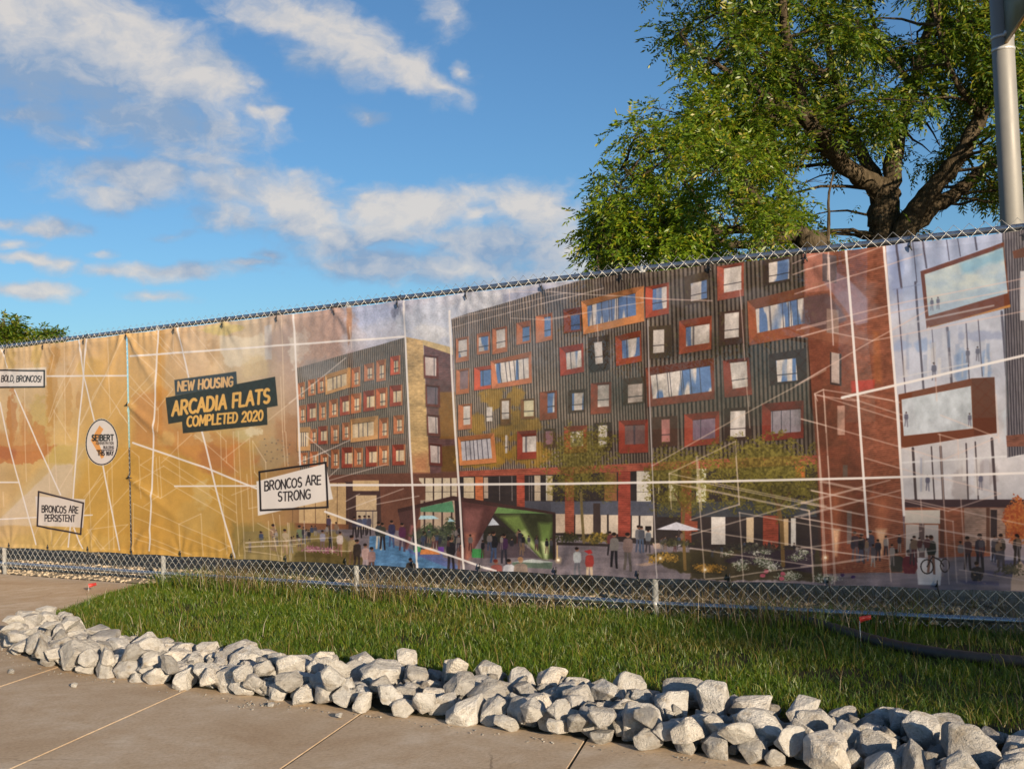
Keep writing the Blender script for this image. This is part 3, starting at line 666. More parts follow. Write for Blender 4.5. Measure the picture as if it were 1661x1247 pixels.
# flower beds on the right
poly(q(k4, (1010, 1000), (1280, 985), (1661, 985), (1661, 1200), (1330, 1190), (1080, 1080)), (74, 66, 40), .95, 1.5, 3, 150, 6)
poly(q(ch, (0, 900), (1240, 890), (1300, 1215), (0, 1190)), (70, 62, 44), .95, 1.5, 3, 151, 6)
poly(q(ch, (560, 890), (1200, 900), (1180, 1130), (330, 1010)), (58, 46, 62), .8, 2, 4, 152, 6)
foliage(1075, 906, 22, 8, ((130, 100, 40), (206, 160, 60)), .8, 153); foliage(1150, 922, 26, 8, ((110, 86, 40), (204, 150, 50)), .85, 154, 2., .55)
for k, (x, y, rx, ry) in enumerate([(1200, 918, 18, 12), (1235, 910, 22, 10), (1255, 920, 18, 10), (1180, 897, 12, 5), (1235, 895, 20, 6), (1305, 897, 18, 7), (1280, 935, 24, 8), (1340, 938, 26, 9), (1295, 905, 16, 6)]):
    foliage(x, y, rx, ry, ((86, 96, 66), (222, 218, 206)), .85, 160 + k, 1.8, .42)
for (x, y) in [(1238, 935), (1243, 928), (1270, 932), (1268, 940)]: blob(x, y, 5, 4, (196, 92, 112), .9, .4, int(x), 3)
for (x, y) in [(1365, 927), (1367, 933), (1384, 937), (1352, 922)]: blob(x, y, 4.5, 3, (70, 52, 100), .95, .3, int(x), 3)
# printed trees
TG = ((92, 84, 26), (146, 134, 50))
foliage(942, 742, 62, 54, TG, .8, 170, 2.2, .46); foliage(930, 790, 46, 22, TG, .7, 171, 2.2, .42); foliage(985, 785, 26, 26, TG, .6, 172, 2.2, .42)
foliage(1105, 770, 64, 50, TG, .8, 173, 2.4, .47); foliage(1100, 815, 50, 26, TG, .6, 174, 2.2, .4); foliage(1240, 750, 98, 44, TG, .85, 175, 2.4, .5); foliage(1240, 800, 100, 36, TG, .75, 176, 2.4, .46); foliage(1320, 790, 30, 40, TG, .5, 177, 2.2, .4)
line([(943, 800), (945, 840), (948, 880)], 4.5, (120, 104, 66)); line([(1110, 826), (1108, 850), (1112, 925)], 5, (122, 98, 56)); line([(1262, 818), (1268, 850), (1271, 918)], 6.5, (120, 94, 56))
line([(1262, 820), (1250, 795)], 2.5, (96, 74, 44)); line([(1264, 822), (1282, 798)], 2.5, (96, 74, 44)); line([(1110, 828), (1095, 800)], 2.2, (110, 84, 50)); line([(1110, 828), (1128, 802)], 2.2, (110, 84, 50))
# umbrella and chairs
poly(q(k4, (1098, 762), (1290, 690), (1525, 765), (1400, 775)), (206, 204, 212)); line([k4(1315, 770), k4(1315, 900)], 2, (80, 70, 70))
poly(q(k4, (1060, 895), (1130, 895), (1150, 950), (1080, 950)), (180, 156, 140)); poly(q(k4, (1280, 895), (1350, 895), (1330, 930), (1290, 930)), (170, 160, 170))
# brick tower and lit columns
poly([(1303, 405), (1320, 395), (1436, 380), (1470, 930), (1335, 930), (1325, 742), (1317, 640), (1311, 550)], bricks((148, 90, 66), (120, 70, 50), 3.4, .12))
poly([(1311, 550), (1370, 560), (1392, 660), (1400, 800), (1405, 930), (1335, 930), (1325, 742)], (118, 62, 44), .5, 6)
poly([(1303, 405), (1345, 398), (1350, 440), (1352, 470), (1306, 476)], (198, 136, 118), .65, 2.)
poly(q(ci, (20, 470), (200, 440), (260, 520), (300, 560), (340, 640), (190, 720), (0, 660)), (104, 82, 84), .85, 2)
poly(q(ci, (170, 360), (250, 270), (350, 330), (495, 480), (495, 660), (410, 680), (330, 560)), (152, 124, 132), .8, 1.5)  # paler patch of sky through the cloth, painted into the tower colour
poly(q(ci, (0, 680), (235, 735), (530, 795), (420, 840), (60, 770), (0, 775)), (150, 92, 66), .9)
for (x0, y0, x1, y1, c) in [(160, 140, 265, 350, (112, 96, 98)), (190, 555, 280, 735, (150, 124, 112)), (215, 880, 300, 1120, (70, 56, 54))]:
    poly(pl(ci, x0, y0, x1, y1, .15), c)
for (x0, y0, x1, y1) in [(195, 165, 215, 340), (225, 880, 285, 1105)]: poly(pl(ci, x0, y0, x1, y1, .2), (196, 176, 164), .9)
rect(*cj(228, 70), *cj(275, 255), (196, 152, 132)); rect(*cj(262, 445), *cj(292, 520), (120, 100, 90)); rect(*cj(288, 735), *cj(318, 945), (130, 116, 110), .9)
poly(q(ci, (370, 1095), (550, 1085), (540, 1150), (375, 1185)), (190, 62, 48), .85, 1.5)
poly(q(ci, (530, 720), (580, 730), (600, 1120), (540, 1100)), (190, 116, 60), .45, 3)
for (x, w, y0) in [(218, 30, 600), (505, 42, 640), (948, 26, 860)]:
    poly(q(cj, (x - w * 1.3, y0), (x + w * 1.3, y0), (x + 8, 1030), (x - 8, 1030)), (206, 122, 78), .6, 8); poly(q(cj, (x - w * .8, 850), (x + w * .8, 850), (x + 6, 1020), (x - 6, 1020)), (244, 196, 150), .85, 3)
# glazed front on the right
poly([(1436, 380), (2200, 240), (2200, 815), (1466, 815)], lambda X, Y: lerp_stops(Y, [(360, (182, 190, 212)), (470, (172, 184, 212)), (520, (196, 198, 208)), (600, (190, 192, 204)), (700, (206, 202, 202)), (815, (206, 202, 202))]) * (1 + (fbm(X / 26, Y / 34, 70) - .5)[..., None] * .22))
for k, (x, y, w, h, c) in enumerate([(1455, 430, 14, 60, (150, 166, 206)), (1460, 560, 18, 12, (150, 170, 206)), (1500, 560, 20, 12, (140, 164, 204)), (1560, 600, 12, 40, (120, 150, 190)), (1600, 590, 10, 30, (110, 146, 196)), (1590, 545, 44, 10, (150, 158, 186)), (1500, 660, 30, 30, (196, 204, 210)), (1500, 780, 20, 30, (214, 210, 206)), (1560, 790, 18, 36, (160, 150, 146)), (1600, 770, 20, 30, (160, 150, 150)), (1640, 690, 16, 50, (196, 204, 212))]): blob(x, y, w, h, c, .6, .4, 180 + k, 10)
for (x0, y0, x1, y1, w) in [(705, 50, 748, 400, 3.6), (830, 30, 862, 360, 1.5), (850, 360, 910, 1150, 3.6), (715, 410, 775, 1190, 2.), (905, 30, 935, 250, 3.), (1080, 0, 1105, 190, 1.6), (1165, 0, 1188, 160, 1.6), (1295, 0, 1310, 110, 3.), (975, 710, 1000, 1080, 1.4), (1090, 700, 1120, 1110, 4.2), (1230, 670, 1252, 1080, 2.), (1320, 640, 1350, 1060, 1.6), (1495, 580, 1530, 1050, 4.), (850, 360, 850, 360, 1)]:
    line([ci(x0, y0), ci(x1, y1)], w, (88, 80, 92), .85)
for (x0, y0, x1, y1, w) in [(705, 340, 725, 665, 4.2), (822, 330, 842, 660, 2.2), (880, 330, 900, 660, 4.), (1042, 310, 1056, 660, 2.4), (1100, 300, 1120, 660, 2.4), (1205, 280, 1230, 660, 4.6)]:
    line([cj(x0, y0), cj(x1, y1)], w, (74, 62, 64), .9)
line([cj(640, 430), cj(1380, 385)], 3.2, (226, 224, 222), .8)
poly([(1625, 340), (1664, 330), (1668, 735), (1634, 742), (1630, 560)], corr((128, 122, 126), (70, 66, 74), 4.4, .03))
poly([(1664, 330), (2200, 240), (2200, 700), (1668, 690)], corr((120, 112, 112), (70, 66, 70), 6.5, .03))
rect(1655, 440, 1700, 520, (206, 204, 204)); poly(q(ci, (1575, 125), (1700, 90), (1700, 170), (1585, 180)), (118, 74, 58))
poly(q(cj, (1295, 260), (1500, 240), (1500, 325), (1300, 330)), bricks((140, 92, 74), (112, 72, 60), 3))
BX = (122, 68, 44)
poly(q(ci, (890, 278), (1510, 55), (1560, 545), (935, 702)), BX); poly(q(ci, (935, 700), (1560, 545), (1560, 525), (1000, 690)), (206, 148, 72), .9)
poly(q(ci, (920, 300), (1505, 95), (1540, 440), (950, 612)), lambda X, Y: (np.array((170, 190, 204), np.float32) / 255. * (1 - np.clip((fbm(X / 40, Y / 24, 71) - .35) * 2.6, 0, 1)[..., None]) + np.array((206, 214, 206), np.float32) / 255. * np.clip((fbm(X / 40, Y / 24, 71) - .35) * 2.6, 0, 1)[..., None]))
poly(q(ci, (1180, 210), (1505, 95), (1515, 190), (1200, 300)), (118, 178, 206), .55, 4, 6, 190, 20)
poly([(1457, 640), (1576, 614), (1613, 612), (1617, 702), (1462, 727), (1461, 700)], BX); poly([(1576, 614), (1613, 612), (1617, 702), (1580, 706)], (104, 56, 36), .8)
poly([(1462, 648), (1575, 626), (1578, 695), (1466, 707)], lambda X, Y: np.array((192, 198, 202), np.float32) / 255. * (1 + (fbm(X / 12, Y / 18, 72) - .5)[..., None] * .3))
rect(*cj(655, 662), *cj(2600, 712), (74, 56, 60))
poly(q(cj, (655, 712), (2600, 712), (2600, 1010), (655, 1030)), bricks((158, 96, 68), (130, 76, 56), 3.2)); poly(q(cj, (1030, 715), (1290, 715), (1290, 960), (1035, 960)), bricks((170, 140, 122), (140, 108, 92), 3.2))
poly(q(cj, (655, 730), (880, 728), (882, 815), (655, 812)), (206, 196, 182)); poly(q(cj, (660, 820), (745, 820), (748, 1028), (662, 1028)), (196, 182, 170)); poly(q(cj, (778, 822), (868, 822), (870, 1030), (780, 1030)), (204, 190, 178))
rect(*cj(745, 815), *cj(778, 1030), (112, 92, 88)); rect(*cj(878, 730), *cj(905, 1030), (110, 70, 56)); rect(*cj(1170, 712), *cj(1192, 1000), (110, 74, 58)); rect(*cj(1198, 728), *cj(1238, 905), (66, 54, 56))
rect(*cj(1195, 910), *cj(2600, 1050), (190, 180, 186), .8)
foliage(*cj(1360, 800), 20, 34, ((176, 78, 38), (216, 130, 56)), .95, 191, 2.4, .65); foliage(*cj(1600, 800), 60, 44, ((170, 80, 40), (206, 130, 56)), .9, 192, 2.4, .6)
for (a, b, c, d) in [(1240, 1045, 1407, 1095), (1150, 1120, 1407, 1165), (1000, 1180, 1250, 1215), (1200, 1070, 1300, 1100)]: poly(q(cj, (a, b), (c, b + 12), (c, d), (a + 40, d - 12)), (70, 70, 110), .55, 2)
poly(q(cj, (720, 1030), (895, 1040), (880, 1205), (740, 1205)), (226, 218, 212), .9, 1)
# people of the print
def person(cx, top, h, shirt, legs, skin=(150, 106, 84), hair=(46, 36, 34), w=1., sit=False):
    r = h * .065
    blob(cx, top + r, r * 1.05, r * 1.25, skin, 1., .05, 1, 9, .3); blob(cx - r * .2, top + r * .55, r * 1.1, r * .85, hair, 1., .05, 1, 9, .3)
    bw_ = h * .115 * w
    poly([(cx - bw_, top + h * .19), (cx - bw_ * .5, top + h * .145), (cx + bw_ * .5, top + h * .145), (cx + bw_, top + h * .19), (cx + bw_ * 1.15, top + h * .4), (cx + bw_ * .75, top + h * .53), (cx - bw_ * .75, top + h * .53), (cx - bw_ * 1.15, top + h * .4)], shirt, 1., .7)
    if sit: return
    for sx, o in ((-1, .0), (1, .04)):
        poly([(cx + sx * bw_ * .75 - (0 if sx < 0 else bw_ * .7), top + h * .51), (cx + sx * bw_ * .75 + (bw_ * .7 if sx < 0 else 0), top + h * .51), (cx + sx * bw_ * .7 + bw_ * .25, top + h * (.98 + o)), (cx + sx * bw_ * .7 - bw_ * .3, top + h * (.98 + o))], legs, 1., .6)
DK = (52, 46, 50)
for a in [(576, 838, 34, (70, 62, 74), DK), (584, 836, 36, (84, 88, 110), DK), (592, 836, 32, (90, 100, 130), DK), (599, 836, 32, (96, 92, 110), DK), (615, 846, 46, (62, 66, 70), (196, 190, 180)), (621, 848, 44, (70, 70, 62), DK),
          (636, 844, 44, (60, 58, 88), (76, 92, 130)), (653, 848, 46, (92, 48, 78), (86, 70, 84)), (534, 836, 30, (84, 70, 90), (70, 60, 60)), (524, 860, 36, (150, 146, 160), (120, 96, 90)), (487, 852, 40, (112, 122, 90), (140, 110, 80)), (463, 858, 40, (170, 150, 120), (160, 130, 100)), (444, 850, 44, (140, 110, 84), (150, 120, 90)),
          (552, 862, 40, (196, 180, 170), (150, 110, 90)), (572, 868, 52, (160, 138, 100), (110, 84, 60)), (580, 875, 52, (66, 54, 48), (60, 50, 44)), (594, 882, 52, (190, 158, 150), (170, 150, 150)), (604, 888, 48, (150, 120, 116), (90, 66, 60)),
          (801, 862, 52, (44, 42, 46), (74, 92, 124)), (818, 866, 50, (80, 52, 84), (58, 56, 66)), (732, 872, 58, (44, 40, 44), DK), (748, 880, 52, (120, 80, 70), (120, 90, 80)),
          (937, 888, 50, (176, 180, 182), (110, 110, 116)), (990, 862, 40, (110, 60, 62), DK), (997, 864, 58, (128, 122, 118), (46, 42, 46)), (1019, 864, 62, (134, 112, 106), (104, 96, 90)), (1036, 852, 44, (120, 118, 122), (84, 90, 110)), (1041, 853, 42, (90, 92, 100), (84, 100, 124)), (1052, 858, 38, (120, 124, 130), (70, 66, 72)),
          (1387, 862, 50, (70, 56, 62), (96, 84, 90)), (1398, 866, 48, (60, 52, 58), (70, 62, 70)), (1412, 860, 52, (74, 72, 84), (96, 92, 104)), (1570, 870, 56, (84, 62, 62), (60, 54, 58)), (1590, 866, 64, (56, 52, 62), (50, 48, 54)), (1624, 866, 56, (66, 58, 52), (84, 66, 56)), (1650, 866, 54, (60, 52, 50), (70, 58, 50)), (1690, 866, 54, (100, 80, 70), (70, 58, 50))]:
    person(*a)
for a in [(667, 905, 50, (70, 62, 56), DK), (805, 908, 60, (150, 84, 76), DK, (150, 106, 84), (120, 50, 40)), (826, 908, 62, (190, 190, 192), DK), (845, 905, 70, (150, 132, 118), DK, (190, 150, 120), (170, 130, 90)), (689, 862, 40, (58, 54, 60), DK), (710, 862, 40, (54, 56, 64), DK), (1455, 892, 70, (64, 62, 58), DK), (1476, 892, 74, (110, 44, 56), DK, (120, 90, 80), (80, 70, 70)), (1585, 912, 60, (56, 54, 58), DK)]:
    person(*a, w=1.3, sit=True)
person(1511, 868, 62, (56, 58, 52), (140, 100, 84), (150, 100, 80), (60, 40, 34))
person(957, 893, 54, (168, 62, 56), (200, 178, 150), (180, 120, 96), (176, 50, 50)); poly([(948, 894), (959, 892), (962, 898), (955, 899)], (182, 48, 52))
line(arc(1504, 919, 10, 11.5, 0, 360, 16), 1.8, (52, 44, 44)); line([(1504, 919), (1513, 902), (1525, 908), (1531, 918)], 1.8, (52, 44, 44)); line(arc(1533, 917, 7, 11, 0, 360, 14), 1.6, (60, 50, 50))
poly([(1640, 945), (1646, 920), (1656, 910), (1672, 930), (1680, 960), (1640, 960)], (206, 176, 150), .95, 1.)
for (x, y) in [(906, 908), (1072, 906), (1144, 925), (1339, 904)]: blob(x, y, 7, 7, (250, 214, 150), .55, .1, 2, 9, .8); blob(x, y, 2.6, 2.6, (255, 246, 220), 1., .1, 2, 9, .5)

# more of the crowd, smaller and further back
_rc = random.Random(5); PAL = [(58, 54, 62), (84, 78, 84), (120, 110, 108), (150, 140, 132), (96, 60, 60), (66, 74, 96), (128, 104, 84), (44, 42, 46)]
for (x0, x1, t0, t1, h0, h1, n) in [(470, 560, 846, 872, 16, 28, 14), (636, 745, 850, 868, 18, 30, 14), (760, 850, 858, 876, 22, 34, 10), (858, 900, 862, 874, 20, 28, 5), (1060, 1130, 862, 876, 16, 24, 8), (1150, 1300, 876, 890, 14, 20, 10), (1360, 1460, 866, 884, 26, 40, 9), (1480, 1661, 868, 890, 30, 46, 14), (1661, 1900, 868, 900, 30, 50, 10), (400, 480, 856, 876, 18, 30, 8)]:
    for _ in range(n):
        h = _rc.uniform(h0, h1); person(_rc.uniform(x0, x1), _rc.uniform(t0, t1), h, _rc.choice(PAL), _rc.choice(PAL), (_rc.choice([(150, 106, 84), (110, 78, 60), (190, 146, 120)])), w=_rc.uniform(.85, 1.2), sit=_rc.random() < .25)
foliage(700, 866, 40, 8, ((50, 58, 44), (96, 104, 70)), .7, 201, 2., .45); foliage(1100, 880, 40, 7, ((50, 50, 40), (86, 84, 50)), .8, 202, 2., .45); foliage(1220, 888, 60, 8, ((44, 42, 44), (90, 90, 70)), .8, 203, 2., .45); foliage(1640, 925, 26, 12, ((50, 52, 36), (90, 84, 50)), .7, 204, 2., .45); foliage(440, 880, 50, 12, ((108, 92, 44), (160, 140, 84)), .6, 205, 2.2, .42)
_rb = random.Random(9)                            # rooms behind the glazing: curtains, columns and floor edges
for _ in range(34):
    x = _rb.uniform(1462, 1615); y = _rb.choice([_rb.uniform(525, 560), _rb.uniform(725, 745), _rb.uniform(570, 585)]); h = _rb.uniform(24, 60); w = _rb.uniform(2.5, 9)
    if y > 700: h = min(h, 805 - y)
    elif y + h > 612: h = 612 - y
    rect(x, y, x + w, y + h, _rb.choice([(218, 212, 206), (150, 160, 184), (196, 188, 182), (120, 140, 172), (206, 206, 212)]), _rb.uniform(.3, .65), -.06, soft=1.)
line([(1450, 530), (1612, 496)], 3., (206, 206, 210), .6); line([(1460, 612), (1570, 590)], 2.4, (214, 210, 208), .6); line([(1448, 470), (1492, 462)], 2., (140, 150, 180), .6)
for (x, y, h) in [(1515, 588, 30), (1513, 512, 0), (1570, 565, 24), (1586, 562, 24), (1505, 770, 26), (1591, 768, 26), (1470, 668, 24), (1573, 670, 22), (1512, 484, 20), (1522, 482, 20)]:
    if h: person(x, y, h, (110, 108, 124), (130, 128, 140), (150, 130, 124), (90, 80, 84), w=1.1)
# tonal grain of the photographic print: deeper tones on the picture side, uneven ink, pale haze painted in
w_ = np.clip((PX - 470) / 60., 0, 1)[..., None]
dk = np.clip(ART, 0, 1) ** 1.10 * .95
ART += (dk - ART) * w_
gr_ = (fbm(PX / 6., PY / 7., 210, 3) - .5) * .15 + (vnoise(PX / 1.7, PY / 1.7, 211) - .5) * .11 + (fbm(PX / 55., PY / 40., 212, 3) - .5) * .32
ART *= (1 + gr_[..., None] * (.35 + .65 * w_) * (1 - .65 * np.clip((PX - 1425) / 25., 0, 1)[..., None]))
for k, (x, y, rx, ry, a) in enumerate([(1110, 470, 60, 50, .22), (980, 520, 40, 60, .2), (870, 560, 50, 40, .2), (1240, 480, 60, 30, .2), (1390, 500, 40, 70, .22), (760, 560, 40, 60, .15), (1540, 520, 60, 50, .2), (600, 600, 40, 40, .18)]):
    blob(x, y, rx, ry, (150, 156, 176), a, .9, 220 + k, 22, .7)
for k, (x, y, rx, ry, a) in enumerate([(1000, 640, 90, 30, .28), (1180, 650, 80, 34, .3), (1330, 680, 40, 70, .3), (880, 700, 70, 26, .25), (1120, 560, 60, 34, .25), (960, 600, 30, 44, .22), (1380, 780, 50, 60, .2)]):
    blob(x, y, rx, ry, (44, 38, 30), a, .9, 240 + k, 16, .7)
# ---- construction lines of the print
WL = (228, 220, 212)
FA = .42
c1, c2, c3, c4 = conv(0, 540, 6.92), conv(0, 720, 6.92), conv(200, 490, 5.932), conv(200, 700, 5.932)
def fl(cv, pts, w=1.7, a=FA, col=(232, 206, 172)): line(q(cv, *pts), w, col, a)
for p_ in [[(545, 130), (610, 250), (560, 460)], [(725, 80), (730, 700), (735, 1246)], [(1215, 60), (1240, 900)], [(980, 330), (1430, 1010)], [(1400, 20), (1190, 480), (900, 1030)], [(850, 250), (640, 680), (545, 960)], [(880, 330), (545, 1000)], [(600, 860), (800, 1200)], [(610, 870), (610, 1246)], [(1430, 630), (1220, 960)], [(1050, 720), (890, 1040)], [(1310, 830), (1440, 1020)], [(1210, 460), (1040, 720)], [(280, 100), (285, 1246)]]: fl(c1, p_)
for p_ in [[(285, 0), (300, 420)], [(535, 0), (560, 600)], [(615, 0), (640, 500)], [(940, 50), (660, 520)], [(1150, 320), (600, 1160)], [(1170, 420), (690, 1150)], [(1440, 60), (940, 600)], [(1450, 500), (830, 1170)], [(1440, 900), (1130, 1200)], [(1430, 905), (1000, 960), (1170, 1190)], [(980, 960), (1130, 1190)], [(990, 60), (1030, 1180)], [(1210, 300), (1225, 1190)], [(1255, 60), (1280, 1190)], [(40, 540), (50, 700)], [(430, 930), (380, 1030)], [(570, 960), (585, 1120)]]: fl(c2, p_)
for p_ in [[(50, 400), (480, 840), (330, 1030)], [(95, 340), (500, 740)], [(230, 260), (620, 690)], [(300, 260), (660, 700)], [(640, 225), (970, 670)], [(480, 240), (490, 520)], [(60, 700), (340, 1030), (345, 1246)], [(50, 800), (330, 1040)], [(310, 660), (80, 910)], [(320, 760), (90, 980)], [(1530, 110), (1560, 1246)], [(1520, 720), (1540, 1246)], [(1400, 1140), (1661, 930)], [(75, 1090), (230, 1246)]]: fl(c3, p_)
for p_ in [[(80, 180), (155, 240), (175, 640)], [(170, 320), (310, 230)], [(170, 320), (500, 520)], [(100, 500), (390, 330), (1100, 780)], [(390, 250), (1090, 700)], [(180, 530), (360, 640), (520, 540)], [(500, 530), (1090, 870)], [(690, 30), (1110, 390)], [(660, 30), (370, 300)], [(960, 270), (1210, 70)], [(530, 0), (550, 520)], [(935, 0), (960, 640), (1000, 1180)], [(900, 0), (990, 90), (1000, 300)], [(1060, 0), (1120, 1200)], [(1110, 0), (1175, 1230)], [(1220, 60), (1260, 960)], [(1250, 90), (1375, 290), (1380, 440)], [(1250, 90), (1270, 390), (1310, 440)], [(1540, 0), (1560, 330)], [(1570, 0), (1590, 330)], [(100, 690), (1040, 1110)], [(100, 820), (930, 1150), (1020, 1100)], [(110, 970), (660, 1190)], [(115, 1025), (520, 1185)], [(540, 890), (750, 790), (770, 1200)], [(540, 890), (550, 1190)], [(340, 620), (200, 720)], [(100, 690), (100, 1150)], [(1195, 410), (1215, 740), (1300, 720)], [(1050, 610), (1220, 540)], [(1180, 1070), (1661, 1045)], [(1180, 1110), (1661, 1100)], [(1175, 1150), (1530, 1200)], [(1400, 860), (1420, 1240)], [(1510, 800), (1530, 1240)], [(1600, 880), (1620, 1240)], [(320, 250), (340, 630)], [(350, 240), (370, 630)], [(1440, 790), (1470, 960)], [(1300, 880), (1440, 960), (1500, 1240)]]: fl(c4, p_)
for p_ in [[(0, 735), (545, 300)], [(150, 1040), (390, 1246)], [(240, 1246), (580, 1090)], [(590, 0), (600, 200)]]: fl(c5, p_, 1.8, .5, (226, 212, 200))
for p_ in [[(500, 120), (780, 0)], [(780, 270), (890, 170)], [(800, 290), (1350, 135)], [(960, 490), (1090, 420)], [(965, 570), (1510, 370)], [(1250, 520), (1660, 440)], [(0, 895), (880, 840)], [(0, 940), (560, 900)], [(560, 680), (570, 1070)], [(570, 970), (1000, 970)], [(820, 690), (830, 1000)], [(400, 700), (420, 1060)]]: fl(c6, p_, 1.8, .45, (226, 210, 196))
for p_ in [[(100, 680), (880, 470), (1661, 270)], [(110, 560), (1661, 200)], [(340, 480), (350, 900)], [(890, 150), (905, 600)], [(910, 545), (1420, 575), (1661, 530)], [(920, 180), (1420, 200)], [(1390, 170), (1400, 560)]]: fl(ca, p_, 1.5, .42, (226, 206, 196))
for p_ in [[(0, 440), (820, 220)], [(0, 660), (1370, 415)], [(80, 270), (1661, 375)], [(725, 440), (745, 960)]]: fl(cc_, p_, 1.6, .5, (226, 206, 196))
for p_ in [[(0, 460), (635, 487)], [(890, 390), (935, 1020)], [(1380, 425), (1661, 340)], [(1365, 250), (1661, 150)], [(1360, 150), (1661, 40)], [(1400, 750), (1661, 690)], [(1410, 815), (1661, 745)], [(1390, 1246), (1661, 1090)]]: fl(cf, p_, 1.8, .55, (222, 190, 178))
for p_ in [[(100, 860), (850, 440), (1661, 0)], [(945, 60), (980, 520)], [(255, 930), (850, 640), (885, 1210), (740, 1246)], [(255, 930), (275, 1246)], [(510, 770), (545, 1246)], [(260, 930), (1661, 1220)], [(250, 1010), (1400, 1246)], [(1440, 440), (1661, 500)], [(1560, 215), (1640, 175)], [(1560, 215), (1640, 1246)], [(1640, 200), (1661, 560)], [(1530, 1080), (1661, 1110)]]: fl(cg, p_, 2., .5, (206, 184, 160))
line([(1051, 520), (1058, 745), (1066, 940)], 2., (190, 180, 176), .75)
for p_ in [[(0, 285), (1140, 520), (1190, 1210)], [(160, 260), (1661, 565)], [(470, 540), (1661, 750)], [(475, 540), (510, 1210)], [(0, 610), (470, 460), (440, 0)], [(60, 0), (140, 1180)], [(0, 755), (1240, 400), (1661, 290)], [(1010, 580), (1661, 415)], [(1000, 580), (1661, 700)], [(110, 715), (1661, 960)], [(0, 885), (1170, 1055)], [(150, 1190), (1661, 1000)], [(1040, 890), (1661, 800)], [(1240, 0), (1310, 1150)], [(1320, 0), (1400, 1200)], [(1250, 245), (1661, 330)], [(1170, 330), (1661, 430)]]: fl(ch, p_, 2.2, .5, (204, 184, 166))
for p_ in [[(0, 275), (340, 180), (615, 80)], [(0, 430), (370, 310), (900, 150)], [(0, 700), (660, 530), (1661, 330)], [(0, 765), (660, 590), (1661, 400)], [(240, 735), (530, 795), (1661, 575)], [(0, 1105), (530, 795), (940, 570)], [(200, 150), (240, 730)], [(100, 1190), (165, 1160), (680, 1240)], [(100, 1190), (120, 1242)], [(165, 1160), (170, 1242)], [(100, 1200), (400, 1242)], [(1000, 1060), (1010, 1242)]]: fl(ci, p_, 2., .55, (218, 184, 168))
for p_ in [[(90, 0), (150, 1200)], [(145, 0), (210, 1200)], [(100, 0), (640, 170)], [(300, 20), (640, 130)], [(400, 0), (620, 50)], [(0, 155), (100, 180), (900, 410), (1240, 270), (880, 130)], [(400, 400), (880, 540)], [(865, 250), (990, 285), (995, 400)], [(875, 250), (935, 1200)], [(0, 690), (560, 540)], [(0, 770), (640, 600)], [(60, 605), (960, 800), (985, 1190)], [(130, 545), (1407, 820)], [(0, 680), (1407, 960)], [(0, 780), (1407, 1040)], [(0, 965), (550, 1040)], [(0, 1090), (870, 980)], [(0, 725), (50, 735), (75, 1190)], [(545, 910), (760, 860)], [(545, 910), (570, 1190)], [(1010, 660), (1045, 1190)], [(755, 660), (770, 830)], [(650, 670), (930, 735), (1260, 625), (900, 530)], [(1230, 0), (1250, 300)], [(860, 850), (1407, 945)], [(1000, 1110), (1407, 1180)]]: fl(cj, p_, 2.3, .45, (216, 188, 172))
line([(1344, 400), (1352, 560)], 2.2, (226, 206, 200), .6)
# strong white lines
for pts, w in [([(76.6, 610), (208, 609.4)], 2.6), ([(128.6, 551), (136, 609), (153, 683)], 2.4), ([(167.6, 756), (182, 830), (194, 893)], 2.4), ([(141.6, 550), (135.8, 609), (128, 680), (125, 720), (118.5, 805), (111, 888)], 2.4),
               ([(24.6, 632.5), (60.7, 720), (98, 802)], 2.2), ([(120, 857), (134, 890)], 2.2), ([(0, 652.7), (15, 720), (58, 884)], 2.2), ([(-40, 782), (31, 782)], 2.4), ([(-40, 844), (59, 839)], 2.), ([(136, 835.6), (150, 835)], 2.), ([(3, 567), (13, 596)], 1.8),
               ([(212, 577.5), (479, 558.5), (657, 546)], 3.), ([(258, 531), (254, 600), (250.6, 700), (243, 894)], 2.6), ([(288.5, 530), (300, 580), (307, 612)], 2.6), ([(328, 700), (350, 790), (381, 904)], 2.8), ([(216, 718), (330, 757), (417, 792)], 3.),
               ([(528, 829.5), (680, 885), (805, 927)], 3.4), ([(284, 788.3), (417, 787.7)], 2.6), ([(533, 786.5), (640, 786.5), (920, 784.3), (1160, 780.6), (1400, 775.4), (1661, 767), (1900, 760)], 3.8),
               ([(477, 505), (479, 530), (487, 739), (488, 756)], 3.), ([(655.8, 486), (657, 530), (666.4, 739), (677, 921)], 3.2), ([(729.6, 504), (733, 599), (741, 735), (752, 925)], 3.4),
               ([(1372.8, 400), (1392, 649), (1407.7, 871)], 4.), ([(1433.7, 392), (1454, 649), (1466.7, 835)], 4.), ([(1366, 645), (1661, 576.7), (1800, 545)], 4.2)]:
    line(pts, w, WL, .95)
# ---- lettered boxes
DKT = (36, 32, 34)
poly(q(c1, (-700, 430), (520, 385), (520, 590), (-700, 600)), (222, 214, 202), .75)
poly(q(c1, (-700, 412), (500, 420), (500, 612), (-700, 622)), (220, 212, 202)); line(q(c1, (-700, 408), (496, 424), (494, 606), (-700, 618)), 2.4, DKT)
text('BOLD, BRONCOS!', *c1(14, 545), 9.6, 64, -.4, .125, .12, DKT, .17, jit=.04)
poly(q(c2, (395, 585), (958, 620), (935, 942), (418, 915)), (216, 206, 196), .9)
line(q(c2, (432, 535), (936, 662), (905, 1015), (418, 920), (432, 535)), 2.6, (52, 44, 50))
text('BRONCOS ARE', *c2(470, 765), 10.6, 58.5, -1.5, .125, .02, DKT, .17, jit=.05)
text('PERSISTENT', *c2(503, 865), 10.4, 48.5, -1.5, .125, .02, DKT, .17, jit=.05)
poly(q(c6, (100, 300), (760, 130), (835, 470), (115, 630)), (222, 214, 204))
